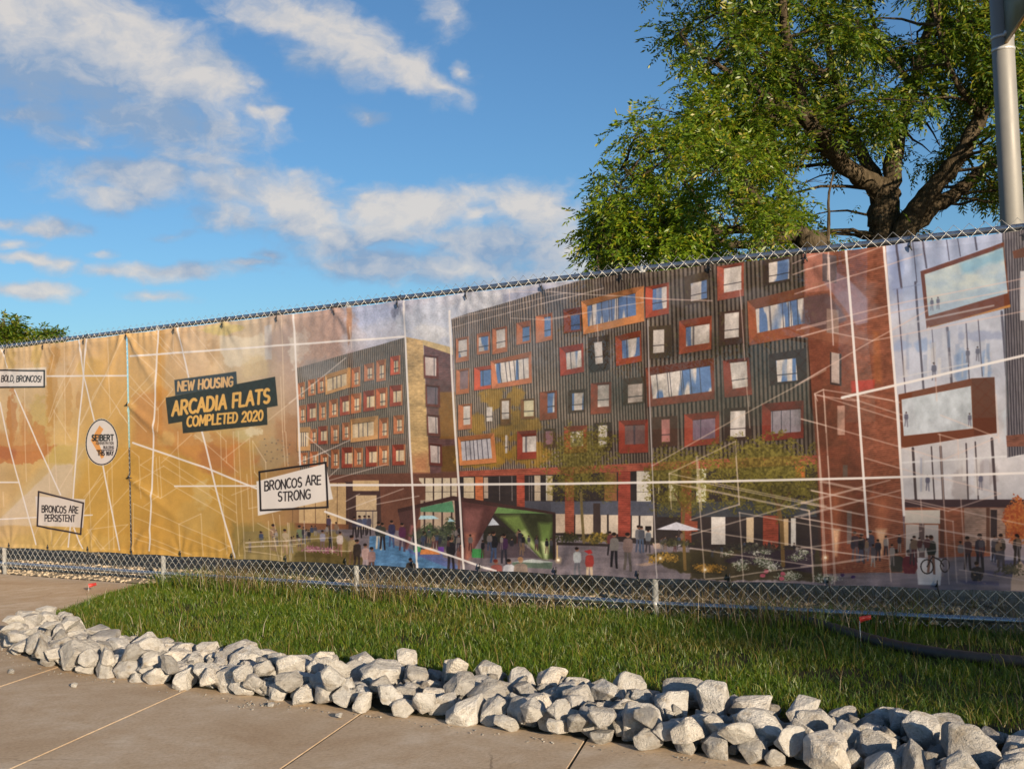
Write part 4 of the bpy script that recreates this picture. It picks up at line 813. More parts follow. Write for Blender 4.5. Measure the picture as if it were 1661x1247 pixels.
line(q(c6, (128, 210), (760, 120), (785, 548), (140, 578), (128, 210)), 3., DKT)
text('BRONCOS ARE', *c6(180, 390), 14.6, 91, 7., .13, 0., DKT, .17, jit=.05)
text('STRONG', *c6(310, 492), 14.4, 52, 5.5, .13, 0., DKT, .19, jit=.05)
GOLD = (222, 168, 70); NB = (40, 36, 33)
poly(q(c3, (495, 750), (1092, 668), (1100, 800), (505, 900)), (58, 62, 68)); poly(q(c3, (412, 920), (1468, 718), (1492, 998), (437, 1172)), NB); poly(q(c3, (570, 1130), (1385, 985), (1392, 1180), (580, 1262)), NB)
text('NEW HOUSING', *c3(530, 855), 14.6, 88, 5.3, .2, .06, (214, 168, 106), .2)
text('ARCADIA FLATS', *c3(476, 1090), 21.5, 158, 7.7, .21, .06, GOLD, .2)
text('COMPLETED 2020', *c3(620, 1196), 15.6, 122, 4.9, .2, .06, GOLD, .2)
# oval way-finding mark
ov = [(165 + 25.5 * math.cos(R(t)) * (1 - .06 * math.sin(R(t))), 717 - 36.5 * math.sin(R(t))) for t in range(0, 360, 10)]
poly([(x + (x - 165) * .05, y + (y - 717) * .05) for x, y in ov], (226, 220, 208)); poly(ov, (218, 208, 198)); line(ov + [ov[0]], 1.6, DKT)
poly([(162, 690), (168, 696), (158, 713), (169, 741), (165, 744), (147, 714)], (226, 150, 62))
text('SEIBERT', 149.4, 714.6, 9.0, 34.6, .6, .2, 0, DKT, .24); text('ADMINISTRATION', 155.6, 720.8, 4.0, 28.6, .3, .15, 0, (90, 80, 76), .2); text('BUILDING', 168, 727.6, 4.2, 16.6, .3, .16, 0, (80, 70, 70), .2)
line([(157, 730.2), (184, 729.4)], 1., DKT); text('THIS WAY', 158.6, 738.4, 6.6, 25.6, .4, .17, 0, DKT, .17)
# hems and edges of the cloth
edge = np.clip((np.minimum(GZ - BZ0, BZ1 - GZ) - .045) / -.004, 0, 1)[..., None]
ART += (np.clip(ART * 1.05 + .03, 0, 1) - ART) * edge * .6
ART = np.clip(ART, 0, 1)
lin = np.where(ART < .04045, ART / 12.92, ((ART + .055) / 1.055) ** 2.4) * np.array(PRINT_GAIN, np.float32)
lum = lin @ np.array((.3, .6, .1), np.float32)
lin = np.clip(lum[..., None] + (lin - lum[..., None]) * PRINT_SAT, 0, .92)
srgb = np.where(lin < .0031308, lin * 12.92, 1.055 * lin ** (1 / 2.4) - .055).astype(np.float32)
img = bpy.data.images.new('banner_print', IW, IH, alpha=False)
px4 = np.ones((IH, IW, 4), np.float32); px4[..., :3] = srgb
img.pixels.foreach_set(px4.ravel()); img.update(); img.pack()
del px4, srgb, lin, edge

# ------------------------------------------------------------------ materials
def mat_concrete():
    mt, nt, out = nmat('concrete'); g = NG(nt); p = g.pos()
    stain = g.noise(p, 1.3, 5, .6, dist=.6); fine = g.noise(p, 55, 4, .65); mid = g.noise(p, 7, 5, .6)
    c = g.ramp(stain, [(.30, (.40, .275, .165)), (.45, (.54, .42, .295)), (.70, (.66, .56, .44))])
    c = g.mix(g.maprange(mid, .35, .7), c, (.49, .365, .24), 'MIX')
    c2 = g.node('ShaderNodeMixRGB', blend_type='MULTIPLY'); c2.inputs[0].default_value = .55
    nt.links.new(c, c2.inputs[1]); nt.links.new(g.ramp(fine, [(.3, (.60, .58, .55)), (.6, (1.0, 1.0, 1.0))]), c2.inputs[2])
    vo = g.node('ShaderNodeTexVoronoi', feature='DISTANCE_TO_EDGE'); vo.inputs['Scale'].default_value = .55
    wp = g.node('ShaderNodeMixRGB'); wp.inputs[0].default_value = .12; nt.links.new(p, wp.inputs[1]); nt.links.new(g.noise(p, 3., 5, .6, 'Color'), wp.inputs[2]); nt.links.new(wp.outputs[0], vo.inputs['Vector'])
    crack = g.math('MULTIPLY', g.maprange(vo.outputs['Distance'], .0012, .0030, 1., 0.), g.maprange(g.noise(p, .8, 2), .52, .6))
    speck = g.maprange(g.noise(p, 34, 2, .5), .68, .74)
    c2b = g.mix(g.math('MULTIPLY', g.math('MAXIMUM', crack, g.math('MULTIPLY', speck, .5)), .6, clamp=True), c2.outputs[0], (.12, .085, .055))
    # broom lines across the path
    rot = g.node('ShaderNodeVectorRotate', rotation_type='Z_AXIS'); nt.links.new(p, rot.inputs['Vector']); rot.inputs['Angle'].default_value = R(-62)
    broom = g.noise(g.scale(rot.outputs[0], (3., 170., 1.)), 1., 3, .6)
    pit = g.noise(p, 190, 2, .5)
    h = g.math('ADD', g.math('MULTIPLY', broom, .8), g.math('MULTIPLY', pit, .5))
    nr = g.bump(h, .6, .004)
    s = g.bsdf(c2b, .82, 0, nr, .3); nt.links.new(s, out.inputs[0]); return mt
def mat_rock(own=True):
    mt, nt, out = nmat('limestone'); g = NG(nt)
    oi = g.node('ShaderNodeObjectInfo'); tc = g.coord('Object')
    add = g.node('ShaderNodeVectorMath', operation='ADD'); nt.links.new(tc, add.inputs[0])
    sc = g.node('ShaderNodeVectorMath', operation='SCALE'); nt.links.new(oi.outputs['Location'], sc.inputs[0]); sc.inputs['Scale'].default_value = 3.
    nt.links.new(sc.outputs[0], add.inputs[1]); p = add.outputs[0] if own else g.scale(g.pos(), (11., 11., 11.))
    a = g.noise(p, 2.2, 6, .62, dist=.4); b = g.noise(p, 14, 5, .7); c_ = g.noise(p, .9, 2)
    col = g.ramp(a, [(.26, (.38, .355, .32)), (.42, (.60, .585, .56)), (.6, (.71, .70, .68)), (.8, (.78, .775, .76))])
    col = g.mix(g.maprange(g.noise(p, 1.4, 4, .6), .55, .75), col, (.46, .40, .32))
    col = g.mix(.5, col, g.ramp(b, [(.3, (.62, .60, .57)), (.55, (1., 1., 1.))]), 'MULTIPLY')
    br = g.ramp(oi.outputs['Random'], [(0., (.62, .61, .60)), (.35, (.86, .85, .84)), (.7, (.98, .98, .98)), (1., (1.08, 1.03, .96))])
    col = g.mix(1., col, br if own else g.ramp(g.node('ShaderNodeNewGeometry').outputs['Random Per Island'], [(0., (.42, .40, .38)), (.6, (.70, .69, .67)), (1., (.92, .90, .87))]), 'MULTIPLY')
    h = g.math('ADD', g.math('MULTIPLY', g.noise(p, 5, 6, .7), 1.), g.math('MULTIPLY', b, .45))
    nr = g.bump(h, .75, .06)
    s = g.bsdf(col, .88, 0, nr, .25); nt.links.new(s, out.inputs[0]); return mt
def mat_blades(name, stops, dry, dryamt, trans=.35, pscale=1.1):
    mt, nt, out = nmat(name); g = NG(nt); geo = g.node('ShaderNodeNewGeometry')
    ri = geo.outputs['Random Per Island']; n = g.noise(geo.outputs['Position'], pscale, 4, .6)
    c = g.ramp(ri, stops)
    f = g.maprange(g.math('ADD', g.math('MULTIPLY', n, 1.), g.math('MULTIPLY', ri, .35)), dryamt, dryamt + .22)
    c = g.mix(g.math('MULTIPLY', f, .75), c, dry)
    d = g.node('ShaderNodeBsdfDiffuse'); t = g.node('ShaderNodeBsdfTranslucent'); gl = g.node('ShaderNodeBsdfGlossy'); gl.inputs['Roughness'].default_value = .45
    nt.links.new(c, d.inputs[0]); nt.links.new(g.mix(.6, c, (1., 1., .35), 'MULTIPLY'), t.inputs[0]); gl.inputs[0].default_value = (1, 1, 1, 1)
    m1 = g.node('ShaderNodeMixShader'); m1.inputs[0].default_value = trans; nt.links.new(d.outputs[0], m1.inputs[1]); nt.links.new(t.outputs[0], m1.inputs[2])
    m2 = g.node('ShaderNodeMixShader'); m2.inputs[0].default_value = .035; nt.links.new(m1.outputs[0], m2.inputs[1]); nt.links.new(gl.outputs[0], m2.inputs[2])
    nt.links.new(m2.outputs[0], out.inputs[0]); return mt
def mat_earth(name, a, b, scale=2.5, bump=.5):
    mt, nt, out = nmat(name); g = NG(nt); p = g.pos()
    n1 = g.noise(p, scale, 6, .65); n2 = g.noise(p, scale * 18, 4, .65)
    c = g.mix(.5, g.ramp(n1, [(.3, a), (.7, b)]), g.ramp(n2, [(.3, (.6, .6, .6)), (.65, (1, 1, 1))]), 'MULTIPLY')
    s = g.bsdf(c, .95, 0, g.bump(n2, bump, .03), .15); nt.links.new(s, out.inputs[0]); return mt
def mat_galv(name='galvanised steel', col=(.62, .63, .64), rough=.42, metal=.45):
    mt, nt, out = nmat(name); g = NG(nt); p = g.coord('Object')
    n = g.noise(p, 40, 4); c = g.ramp(n, [(.3, tuple(v * .75 for v in col)), (.7, col)])
    s = g.bsdf(c, g.maprange(n, .3, .7, rough * .8, rough * 1.3), metal, None, .5); nt.links.new(s, out.inputs[0]); return mt
def mat_bark():
    mt, nt, out = nmat('bark'); g = NG(nt); p = g.pos()
    rg = g.noise(g.scale(p, (9., 9., 1.8)), 1.6, 6, .65, dist=.8); n = g.noise(p, 2., 4)
    c = g.ramp(rg, [(.32, (.020, .015, .011)), (.5, (.065, .049, .034)), (.68, (.14, .108, .076))])
    c = g.mix(g.math('MULTIPLY', n, .4), c, (.12, .10, .06))
    s = g.bsdf(c, .95, 0, g.bump(rg, 1., .06), .1); nt.links.new(s, out.inputs[0]); return mt
M_RUBBLE = mat_rock(False)
M_CONC, M_ROCK, M_GALV, M_BARK = mat_concrete(), mat_rock(), mat_galv(), mat_bark()
M_WIRE = mat_galv('fence wire', (.50, .50, .49), .42, .75)
M_RAIL = mat_galv('galvanised rail', (.40, .44, .50), .28, .92)
M_TIE = simple_mat('black nylon tie', (.015, .015, .017), .45)
M_SOIL = mat_earth('soil', (.035, .03, .018), (.075, .065, .035), 4.)
M_DIRT = mat_earth('construction dirt', (.13, .095, .062), (.24, .185, .125), .35)
M_GRAVEL = mat_earth('gravel bed', (.20, .165, .12), (.36, .30, .22), 6.)
M_PEB = simple_mat('gravel stone', (.40, .33, .245), .9, 0, .3, 9., .4, 40., .2)
M_GRASS = mat_blades('grass blades', [(0., (.038, .095, .005)), (.45, (.085, .165, .009)), (.8, (.155, .225, .014)), (1., (.26, .24, .03))], (.26, .19, .045), .74, .44, .8)
M_STALK = mat_blades('dry grass stalks', [(0., (.13, .085, .033)), (.6, (.19, .13, .055)), (1., (.10, .10, .03))], (.2, .14, .06), .8, .3)
M_LEAF = mat_blades('tree leaves', [(0., (.036, .085, .005)), (.5, (.085, .155, .008)), (.8, (.16, .215, .012)), (1., (.26, .24, .02))], (.22, .15, .02), .86, .45, .9)
M_LEAF2 = mat_blades('young tree leaves', [(0., (.06, .125, .006)), (.5, (.135, .225, .010)), (.85, (.23, .30, .015)), (1., (.36, .30, .02))], (.28, .18, .02), .80, .45, 1.3)

# ------------------------------------------------------------------ ground
bm = MB(); GB = 900.
bm.V = [(-GB, -GB, -.03), (GB, -GB, -.03), (GB, GB, -.03), (-GB, GB, -.03)]; bm.F = [(0, 1, 2, 3)]
tag(bm.build('ground', M_DIRT), kind='structure')
# strip of gravel behind the fence
def heap(d):                                     # gravel mounded up behind the fence so the low sun reaches it
    return np.interp(d, [0, .06, .3, .9, 1.6, 4.2], [-.015, .0, .085, .11, .05, -.015])
def fence_back(X, Y):                            # metres behind the straight left run of the fence
    n_ = Vector((FP[4].y - FP[6].y, FP[6].x - FP[4].x, 0)).normalized()
    return (X - FP[5].x) * n_.x + (Y - FP[5].y) * n_.y
ds_ = [.02, .06, .18, .3, .6, .9, 1.2, 1.6, 2.6, 4.2]; V = []; F = []
for i, d in enumerate(ds_):
    gx, gy = fence_xy(np.linspace(6, 31, 60), -d)
    V += [(a, b, float(heap(d))) for a, b in zip(gx, gy)]
    if i: F += [((i - 1) * 60 + k, (i - 1) * 60 + k + 1, i * 60 + k + 1, i * 60 + k) for k in range(59)]
tag(link('gravel_strip', mesh('gravel_strip', V, F), M_GRAVEL), kind='structure')
# sidewalk of long poured slabs, joints about 1.16 m apart
JD = Vector((math.cos(R(77)), math.sin(R(77)), 0)); JN = Vector((JD.y, -JD.x, 0)); J0 = Vector((-2.15, 4.95, 0))
def clip(pts, n, c):                             # keep n.p <= c
    o = []
    for a, b in zip(pts, pts[1:] + pts[:1]):
        da, db = n.dot(a) - c, n.dot(b) - c
        if da <= 0: o.append(a)
        if (da < 0) != (db < 0) and abs(da - db) > 1e-9: o.append(a + (b - a) * (da / (da - db)))
    return o
fn = Vector((FP[5].y - FP[4].y, -(FP[5].x - FP[4].x), 0)).normalized() * -1   # away from the sidewalk
walk = tag(empty('sidewalk', (-2, 4, 0)), kind='structure')
for (w0, w1) in [(-13.9, -7.2), (-7.2, -1.16)] + [(k * 1.16, (k + 1) * 1.16) for k in range(-1, 9)]:
    for (t0, t1) in ((-9.0, -4.6), (-4.6, -.9), (-.9, 22.)):
        w0, w1 = w0 + .002, w1 - .002
        pts = [J0 + JN * w0 + JD * (t0 + .004), J0 + JN * w1 + JD * (t0 + .004), J0 + JN * w1 + JD * (t1 - .004), J0 + JN * w0 + JD * (t1 - .004)]
        pts = clip(pts, fn, fn.dot(FP[5]) - .07)
        if len(pts) < 3: continue
        b = bmesh.new(); top = [b.verts.new((p.x, p.y, 0)) for p in pts]; f = b.faces.new(top)
        if f.normal.z < 0 or (f.normal_update() or f.normal.z < 0): f.normal_flip()
        r = bmesh.ops.extrude_face_region(b, geom=[f])
        vs = [e for e in r['geom'] if isinstance(e, bmesh.types.BMVert)]
        for v in vs: v.co.z = -.09
        bmesh.ops.recalc_face_normals(b, faces=b.faces)
        ed = [e for e in b.edges if all(v.co.z > -.001 for v in e.verts)]
        bmesh.ops.bevel(b, geom=ed, offset=.0015, segments=1, affect='EDGES')
        me = bpy.data.meshes.new('slab'); b.to_mesh(me); b.free()
        sl_ = link('slab', me, M_CONC); sl_.parent = walk; sl_.matrix_parent_inverse = walk.matrix_world.inverted() if False else Matrix.Translation((2, -4, 0))
# sand-filled joint bed under the slabs
me = mesh('joint_bed', [(-14, -5, -.010), (9, -5, -.010), (9, 3.2, -.010), (3.2, 6.7, -.010), (-3.3, 11.0, -.010), (-14, 18.2, -.010)], [(0, 1, 2, 3, 4, 5)])
o = link('joint_bed', me, M_SOIL); o.parent = walk; o.matrix_parent_inverse = Matrix.Translation((2, -4, 0))

# planting bed: front edge follows the curved edge of the sidewalk
EDGE = [(-3.74, 8.95), (-3.66, 8.5), (-3.5, 8.02), (-3.3, 7.67), (-3.1, 7.36), (-2.85, 7.11), (-2.26, 6.70), (-1.82, 6.38), (-1.35, 6.06), (-.77, 5.70), (-.25, 5.37), (.25, 5.03), (.62, 4.80), (.94, 4.57), (1.68, 4.03), (2.5, 3.42), (3.4, 2.75), (4.6, 1.85)]
EV = [Vector((x, y, 0)) for x, y in EDGE]; ES = [0.]
for a, b in zip(EV[:-1], EV[1:]): ES.append(ES[-1] + (b - a).length)
def edge_at(s, v):                               # s along the sidewalk edge, v metres into the bed
    x = np.interp(s, ES, [p.x for p in EV]); y = np.interp(s, ES, [p.y for p in EV])
    tx = np.interp(s + .3, ES, [p.x for p in EV]) - np.interp(s - .3, ES, [p.x for p in EV]); ty = np.interp(s + .3, ES, [p.y for p in EV]) - np.interp(s - .3, ES, [p.y for p in EV])
    l = np.hypot(tx, ty)
    return x - ty / l * v, y + tx / l * v
BED = [tuple(float(c) for c in edge_at(s, .07)) for s in np.linspace(.35, ES[-1] - .05, 30)] + [(8.6, -.9), (9.4, 3.0)] + [tuple(float(c) for c in fence_xy(s, -.06)) for s in np.linspace(31.5, 19.2, 14)] + [(-3.60, 11.32), (-3.73, 10.6), (-3.72, 9.9), (-3.80, 9.3)]
def inside(poly_, X, Y):
    r = np.zeros(X.shape, bool); n = len(poly_)
    for i in range(n):
        x0, y0 = poly_[i]; x1, y1 = poly_[(i + 1) % n]
        if y0 == y1: continue
        r ^= ((y0 > Y) != (y1 > Y)) & (X < x0 + (Y - y0) * (x1 - x0) / (y1 - y0))
    return r
b = bmesh.new(); f = b.faces.new([b.verts.new((x, y, .006)) for x, y in BED]); bmesh.ops.triangulate(b, faces=[f])
bmesh.ops.recalc_face_normals(b, faces=b.faces)
me = bpy.data.meshes.new('planting_bed'); b.to_mesh(me); b.free()
if me.polygons[0].normal.z < 0: me.flip_normals()
tag(link('planting_bed', me, M_SOIL), kind='structure')

# ------------------------------------------------------------------ fence
fence = empty('chain_link_fence', (FP[6].x, FP[6].y, 0))
tag(fence, 'galvanised chain link fence running behind the printed banners', 'fence')
FI = Matrix.Translation(-Vector((FP[6].x, FP[6].y, 0)))
def fpart(mb, name, mat, smooth=True, par=None):
    o = mb.build(name, mat, None, smooth); o.parent = par or fence; o.matrix_parent_inverse = FI
    return o
for p in FP[1:]:
    m_ = MB(); m_.tube([(p.x, p.y, -.25), (p.x, p.y, RAIL_T + .005)], .0225, 14)
    o = fpart(m_, 'post', M_GALV)
    m_ = MB(); m_.tube([(p.x, p.y, RAIL_T - .045), (p.x, p.y, RAIL_T + .0), (p.x, p.y, RAIL_T + .022), (p.x, p.y, RAIL_T + .034), (p.x, p.y, RAIL_T + .040)], [.027, .027, .025, .016, .004], 14)
    fpart(m_, 'post_cap', M_GALV, True, o).matrix_parent_inverse = FI
    m_ = MB(); m_.tube([(p.x, p.y, RAIL_B - .012), (p.x, p.y, RAIL_B + .012)], .0265, 14); fpart(m_, 'rail_clamp', M_GALV)
for nm, z in (('top_rail', RAIL_T - .008), ('bottom_rail', RAIL_B)):
    m_ = MB(); m_.tube([(p.x, p.y, z) for p in FP], .0205, 12); fpart(m_, nm, M_RAIL)
# woven wire: every wire zigzags between two columns of knots
WP = .0910; z0 = RAIL_B - .052; MJ = int(round((RAIL_T + .052 - z0) / (WP / 2)))
ks = np.arange(int(8.2 / (WP / 2)), int(31.6 / (WP / 2)))
jj = np.arange(MJ + 1)
K, J = np.meshgrid(ks, jj, indexing='ij')
even = ((K + J) % 2 == 0)
S_ = (K + np.where(even, 0, 1)) * (WP / 2); Z_ = z0 + J * (WP / 2)
D_ = .0265 + np.where(even, .0016, -.0016)
r_ = .0016
Vs = []
for (os, od) in ((-1.3, 0), (0, 1), (1.3, 0), (0, -1)):
    x, y = fence_xy(S_.ravel() + os * r_, D_.ravel() + od * r_)
    Vs.append(np.stack([x, y, Z_.ravel()], -1).reshape(len(ks), MJ + 1, 3))
Vw = np.stack(Vs, 2)                              # wire, height, corner
idx = np.arange(Vw.shape[0] * Vw.shape[1] * 4).reshape(Vw.shape[:3])
Fw = []
for c in range(4):
    c2_ = (c + 1) % 4
    Fw.append(np.stack([idx[:, :-1, c], idx[:, :-1, c2_], idx[:, 1:, c2_], idx[:, 1:, c]], -1).reshape(-1, 4))
me = mesh('wire_mesh', Vw.reshape(-1, 3), np.concatenate(Fw))
o = link('wire_mesh', me, M_WIRE); o.parent = fence; o.matrix_parent_inverse = FI

# ------------------------------------------------------------------ banners
TOPT = [9, 71, 137, 206, 283, 362, 450, 543, 645.6, 756.7, 879.6, 1009, 1152, 1307.6, 1476.5, 1665]
BOTT = [17, 80, 145, 215.6, 295, 379, 466, 563, 672, 780, 904, 1037, 1185, 1345, 1521, 1705]
TOPS = [pix_fence(x, 470)[0] for x in TOPT]; BOTS = [pix_fence(x, 900)[0] for x in BOTT]
# correct for the lean of verticals: look the tie up at its own height
TOPS = [float(np.interp(x, fence_pix(_ss, np.full_like(_ss, 2.43))[0], _ss)) for x in TOPT]
BOTS = [float(np.interp(x, fence_pix(_ss, np.full_like(_ss, .29))[0], _ss)) for x in BOTT]
TOPS = [TOPS[0] - .62 * i for i in range(6, 0, -1)] + TOPS + [TOPS[-1] + .62 * i for i in range(1, 6)]
BOTS = [BOTS[0] - .62 * i for i in range(6, 0, -1)] + BOTS + [BOTS[-1] + .62 * i for i in range(1, 6)]
SEAM = TOPS[6 + 3]
CRE = []                                          # creases: from, to (s, z), half width, depth
for (a, b, w, d) in [((543, 500), (580, 552), .05, .016), ((210, 545), (262, 640), .06, .014), ((214, 660), (300, 735), .06, .016), ((880, 462), (928, 505), .05, .014), ((213, 776), (300, 850), .05, .012), ((196, 548), (165, 640), .05, .010), ((362, 522), (400, 575), .05, .008), ((283, 530), (330, 590), .05, .009), ((1152, 432), (1195, 480), .05, .007), ((645, 489), (675, 530), .045, .006), ((215, 890), (260, 840), .05, .008), ((1009, 447), (1045, 490), .05, .007), ((1307, 413), (1350, 450), .05, .007), ((1476, 391), (1520, 430), .05, .007), ((205, 665), (150, 700), .05, .008)]:
    CRE.append((pix_fence(*a), pix_fence(*b), w, d))
def banner(name, label, s0, s1):
    ns, nz = int((s1 - s0) / .022), 84
    sv = np.linspace(s0, s1, ns); zv = np.linspace(BZ0, BZ1, nz)
    S, Z = np.meshgrid(sv, zv)
    d = .0345 + .009 * (fbm(S * 1.6, Z * 1.3, 31, 3) - .5) * 2 * np.clip((S - s0) * 3, 0, 1) * np.clip((s1 - S) * 3, 0, 1) + .004
    d += .0035 * np.sin(S * 9 + 4 * fbm(S, Z, 33)) * (Z - BZ0) / 2
    for (a, b, w, dp) in CRE:
        ex, ez = b[0] - a[0], b[1] - a[1]; L2 = ex * ex + ez * ez
        t = ((S - a[0]) * ex + (Z - a[1]) * ez) / L2
        dist = np.abs((S - a[0]) * ez - (Z - a[1]) * ex) / math.sqrt(L2)
        env = np.clip(1 - t * .75, 0, 1) * (t > -.05) * (t < 1.33)
        d += dp * 1.5 * env * np.exp(-(dist / (w * (.35 + .8 * np.clip(t, 0, 1)))) ** 2)
    # hem sags a little between ties
    def sag(S, T, amp):
        T = np.array(T); i = np.clip(np.searchsorted(T, S) - 1, 0, len(T) - 2); u = np.clip((S - T[i]) / (T[i + 1] - T[i]), 0, 1)
        return amp * 4 * u * (1 - u)
    Zd = Z - sag(S, TOPS, .011) * np.clip((Z - 1.9) / .55, 0, 1) ** 2 + sag(S, BOTS, .010) * np.clip((.8 - Z) / .5, 0, 1) ** 2
    d += sag(S, TOPS, .006) * np.clip((Z - 2.1) / .35, 0, 1)
    ph = 6 * fbm(S * 3, S * 0 + 7, 35, 2)
    d += .0045 * np.exp(-(BZ1 - Z) / .16) * np.sin(S * 52 + ph) * (.3 + fbm(S * 2, Z * 0, 36)) + .003 * np.exp(-(Z - BZ0) / .12) * np.sin(S * 47 + ph)
    for T, z_t in ((TOPS, BZ1), (BOTS, BZ0)):
        for s_t in T:
            if s0 < s_t < s1:
                rr_ = np.hypot(S - s_t, Z - z_t); th = np.arctan2(Z - z_t, S - s_t)
                d += .007 * np.exp(-rr_ / .22) * np.cos(th * 9 + s_t * 5) * np.clip(rr_ / .04, 0, 1)
    d = np.maximum(d, .0318)
    x, y = fence_xy(S.ravel(), d.ravel())
    V = np.stack([x, y, Zd.ravel()], -1)
    id_ = np.arange(ns * nz).reshape(nz, ns)
    F = np.stack([id_[:-1, :-1], id_[:-1, 1:], id_[1:, 1:], id_[1:, :-1]], -1).reshape(-1, 4)
    root = empty(name, (float(fence_xy(s0)[0]), float(fence_xy(s0)[1]), 0)); tag(root, label, 'banner')
    me = mesh('printed_cloth', V, F, True)
    uvl = me.uv_layers.new(name='uv')
    li = np.zeros(len(me.loops), np.int32); me.loops.foreach_get('vertex_index', li)
    uv = np.stack([(S.ravel()[li] - BS0) / (BS1 - BS0), (Z.ravel()[li] - BZ0) / (BZ1 - BZ0)], -1).astype(np.float32)
    uvl.data.foreach_set('uv', uv.ravel())
    inv = Matrix.Translation(-root.location)
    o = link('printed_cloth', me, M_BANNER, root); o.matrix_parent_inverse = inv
    def tie(s, z, vert):
        m_ = MB()
        def P(ds, dd, dz):
            a, b = fence_xy(s + ds, dd); return (float(a), float(b), z + dz)
        if vert > 0:      # loop over the rail and through the eyelet, tail hanging
            m_.tube([P(0, .046, -.022), P(.002, .049, .0), P(.004, .040, .036), P(.004, .006, .062), P(.004, -.024, .04), P(.002, -.02, .0)], .0034, 6)
            m_.tube([P(-.006, .05, -.012), P(.004, .054, -.022), P(.012, .054, -.044)], [.008, .006, .003], 6)
        elif vert < 0:
            m_.tube([P(0, .048, .030), P(.003, .052, .0), P(.010, .046, -.045), P(.012, .02, -.055)], .0042, 6)
            m_.tube([P(-.006, .052, .012), P(.002, .060, .022), P(.004, .056, .050)], [.008, .005, .003], 6)
        else:
            m_.tube([P(-.045, .046, .0), P(0, .058, .006), P(.045, .046, .0)], .0045, 6); m_.tube([P(-.01, .055, .0), P(.02, .062, .03)], [.008, .003], 6)
        o = m_.build('zip_tie', M_TIE, root, True); o.matrix_parent_inverse = inv
    for s in TOPS:
        if s0 - .01 < s < s1 + .02: tie(s, BZ1 - .012, 1)
    for s in BOTS:
        if s0 - .01 < s < s1 + .02: tie(s, BZ0 + .012, -1)
    return root, tie
def mat_banner():
    mt, nt, out = nmat('printed mesh cloth'); g = NG(nt)
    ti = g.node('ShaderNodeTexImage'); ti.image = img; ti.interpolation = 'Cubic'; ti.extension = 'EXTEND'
    weave = g.noise(g.pos(), 420, 1)
    d = g.node('ShaderNodeBsdfDiffuse'); nt.links.new(ti.outputs[0], d.inputs[0])
    t = g.node('ShaderNodeBsdfTranslucent'); nt.links.new(ti.outputs[0], t.inputs[0])
    gl = g.node('ShaderNodeBsdfGlossy'); gl.inputs['Roughness'].default_value = .42
    m1 = g.node('ShaderNodeMixShader'); m1.inputs[0].default_value = .12; nt.links.new(d.outputs[0], m1.inputs[1]); nt.links.new(t.outputs[0], m1.inputs[2])
    m2 = g.node('ShaderNodeMixShader'); m2.inputs[0].default_value = .014; nt.links.new(m1.outputs[0], m2.inputs[1]); nt.links.new(gl.outputs[0], m2.inputs[2])
    tr = g.node('ShaderNodeBsdfTransparent')
    m3 = g.node('ShaderNodeMixShader'); nt.links.new(g.maprange(weave, .2, .8, BANNER_CLEAR - .03, BANNER_CLEAR + .03), m3.inputs[0]); nt.links.new(m2.outputs[0], m3.inputs[1]); nt.links.new(tr.outputs[0], m3.inputs[2])
    nt.links.new(m3.outputs[0], out.inputs[0]); return mt
BANNER_CLEAR = .055
M_BANNER = mat_banner()
banner('construction_banner', 'golden printed banner lettered BRONCOS ARE PERSISTENT, left of the laced seam', BS0 + .02, SEAM - .012)
root, tie = banner('construction_banner', 'long printed banner picturing apartment buildings, lettered ARCADIA FLATS', SEAM + .016, BS1 - .02)
for y in (657, 775): tie(SEAM, pix_fence(210, y)[1], 0)

# ------------------------------------------------------------------ rocks along the sidewalk
def hull(seed, n):                               # broken angular block: hull of a few scattered points
    rg = np.random.default_rng(seed); b = bmesh.new()
    P_ = rg.normal(size=(n, 3)); P_ /= np.linalg.norm(P_, axis=1)[:, None]; P_ *= rg.uniform(.82, 1.12, (n, 1))
    P_ = np.sign(P_) * np.abs(P_) ** .8
    for p in P_: b.verts.new(tuple(p))
    r = bmesh.ops.convex_hull(b, input=b.verts)
    bmesh.ops.delete(b, geom=list({e for e in r['geom_interior'] + r['geom_unused'] if isinstance(e, bmesh.types.BMVert)}), context='VERTS')
    bmesh.ops.dissolve_limit(b, angle_limit=R(14), verts=b.verts, edges=b.edges)
    return b, rg
def rock_mesh(seed):
    b, rg = hull(seed, 15 + seed % 7)
    bmesh.ops.bevel(b, geom=list(b.edges), offset=.07, segments=1, affect='EDGES', clamp_overlap=True)
    bmesh.ops.triangulate(b, faces=b.faces)
    for _ in range(2):
        lng = [e for e in b.edges if e.calc_length() > .30]
        if lng: bmesh.ops.subdivide_edges(b, edges=lng, cuts=1, use_grid_fill=True)
        bmesh.ops.triangulate(b, faces=b.faces)
    off = rg.uniform(0, 50, 3); co = np.array([v.co[:] for v in b.verts])
    n1 = fbm(co[:, 0] * 2.2 + off[0] + co[:, 2] * 1.1, co[:, 1] * 2.2 + off[1] - co[:, 2] * 1.5, seed, 4) - .5
    for v, r in zip(b.verts, 1 + .13 * n1): v.co = v.co * float(r)
    me = bpy.data.meshes.new('rock'); b.to_mesh(me); b.free(); me.materials.append(M_ROCK)
    return me
RM = [rock_mesh(100 + i) for i in range(22)]
rg = np.random.default_rng(11)
GR = .02; gx0, gy0 = -4.6, 1.2; HN = (int(9.4 / GR), int(8.6 / GR)); HM = np.zeros(HN)
SLEN = ES[-1]
def bandw(s): return float(np.interp(s, [0, .5, 1.2, 2.2, 4, 12], [.30, .46, .60, .74, .82, .85]))
specs = []
for n, lo, hi in ((7, .110, .130), (62, .084, .108), (140, .063, .084), (36, .046, .062), (48, -.074, -.055)):
    for i in range(n): specs.append((abs(rg.uniform(lo, hi)), lo < 0))
placed = []
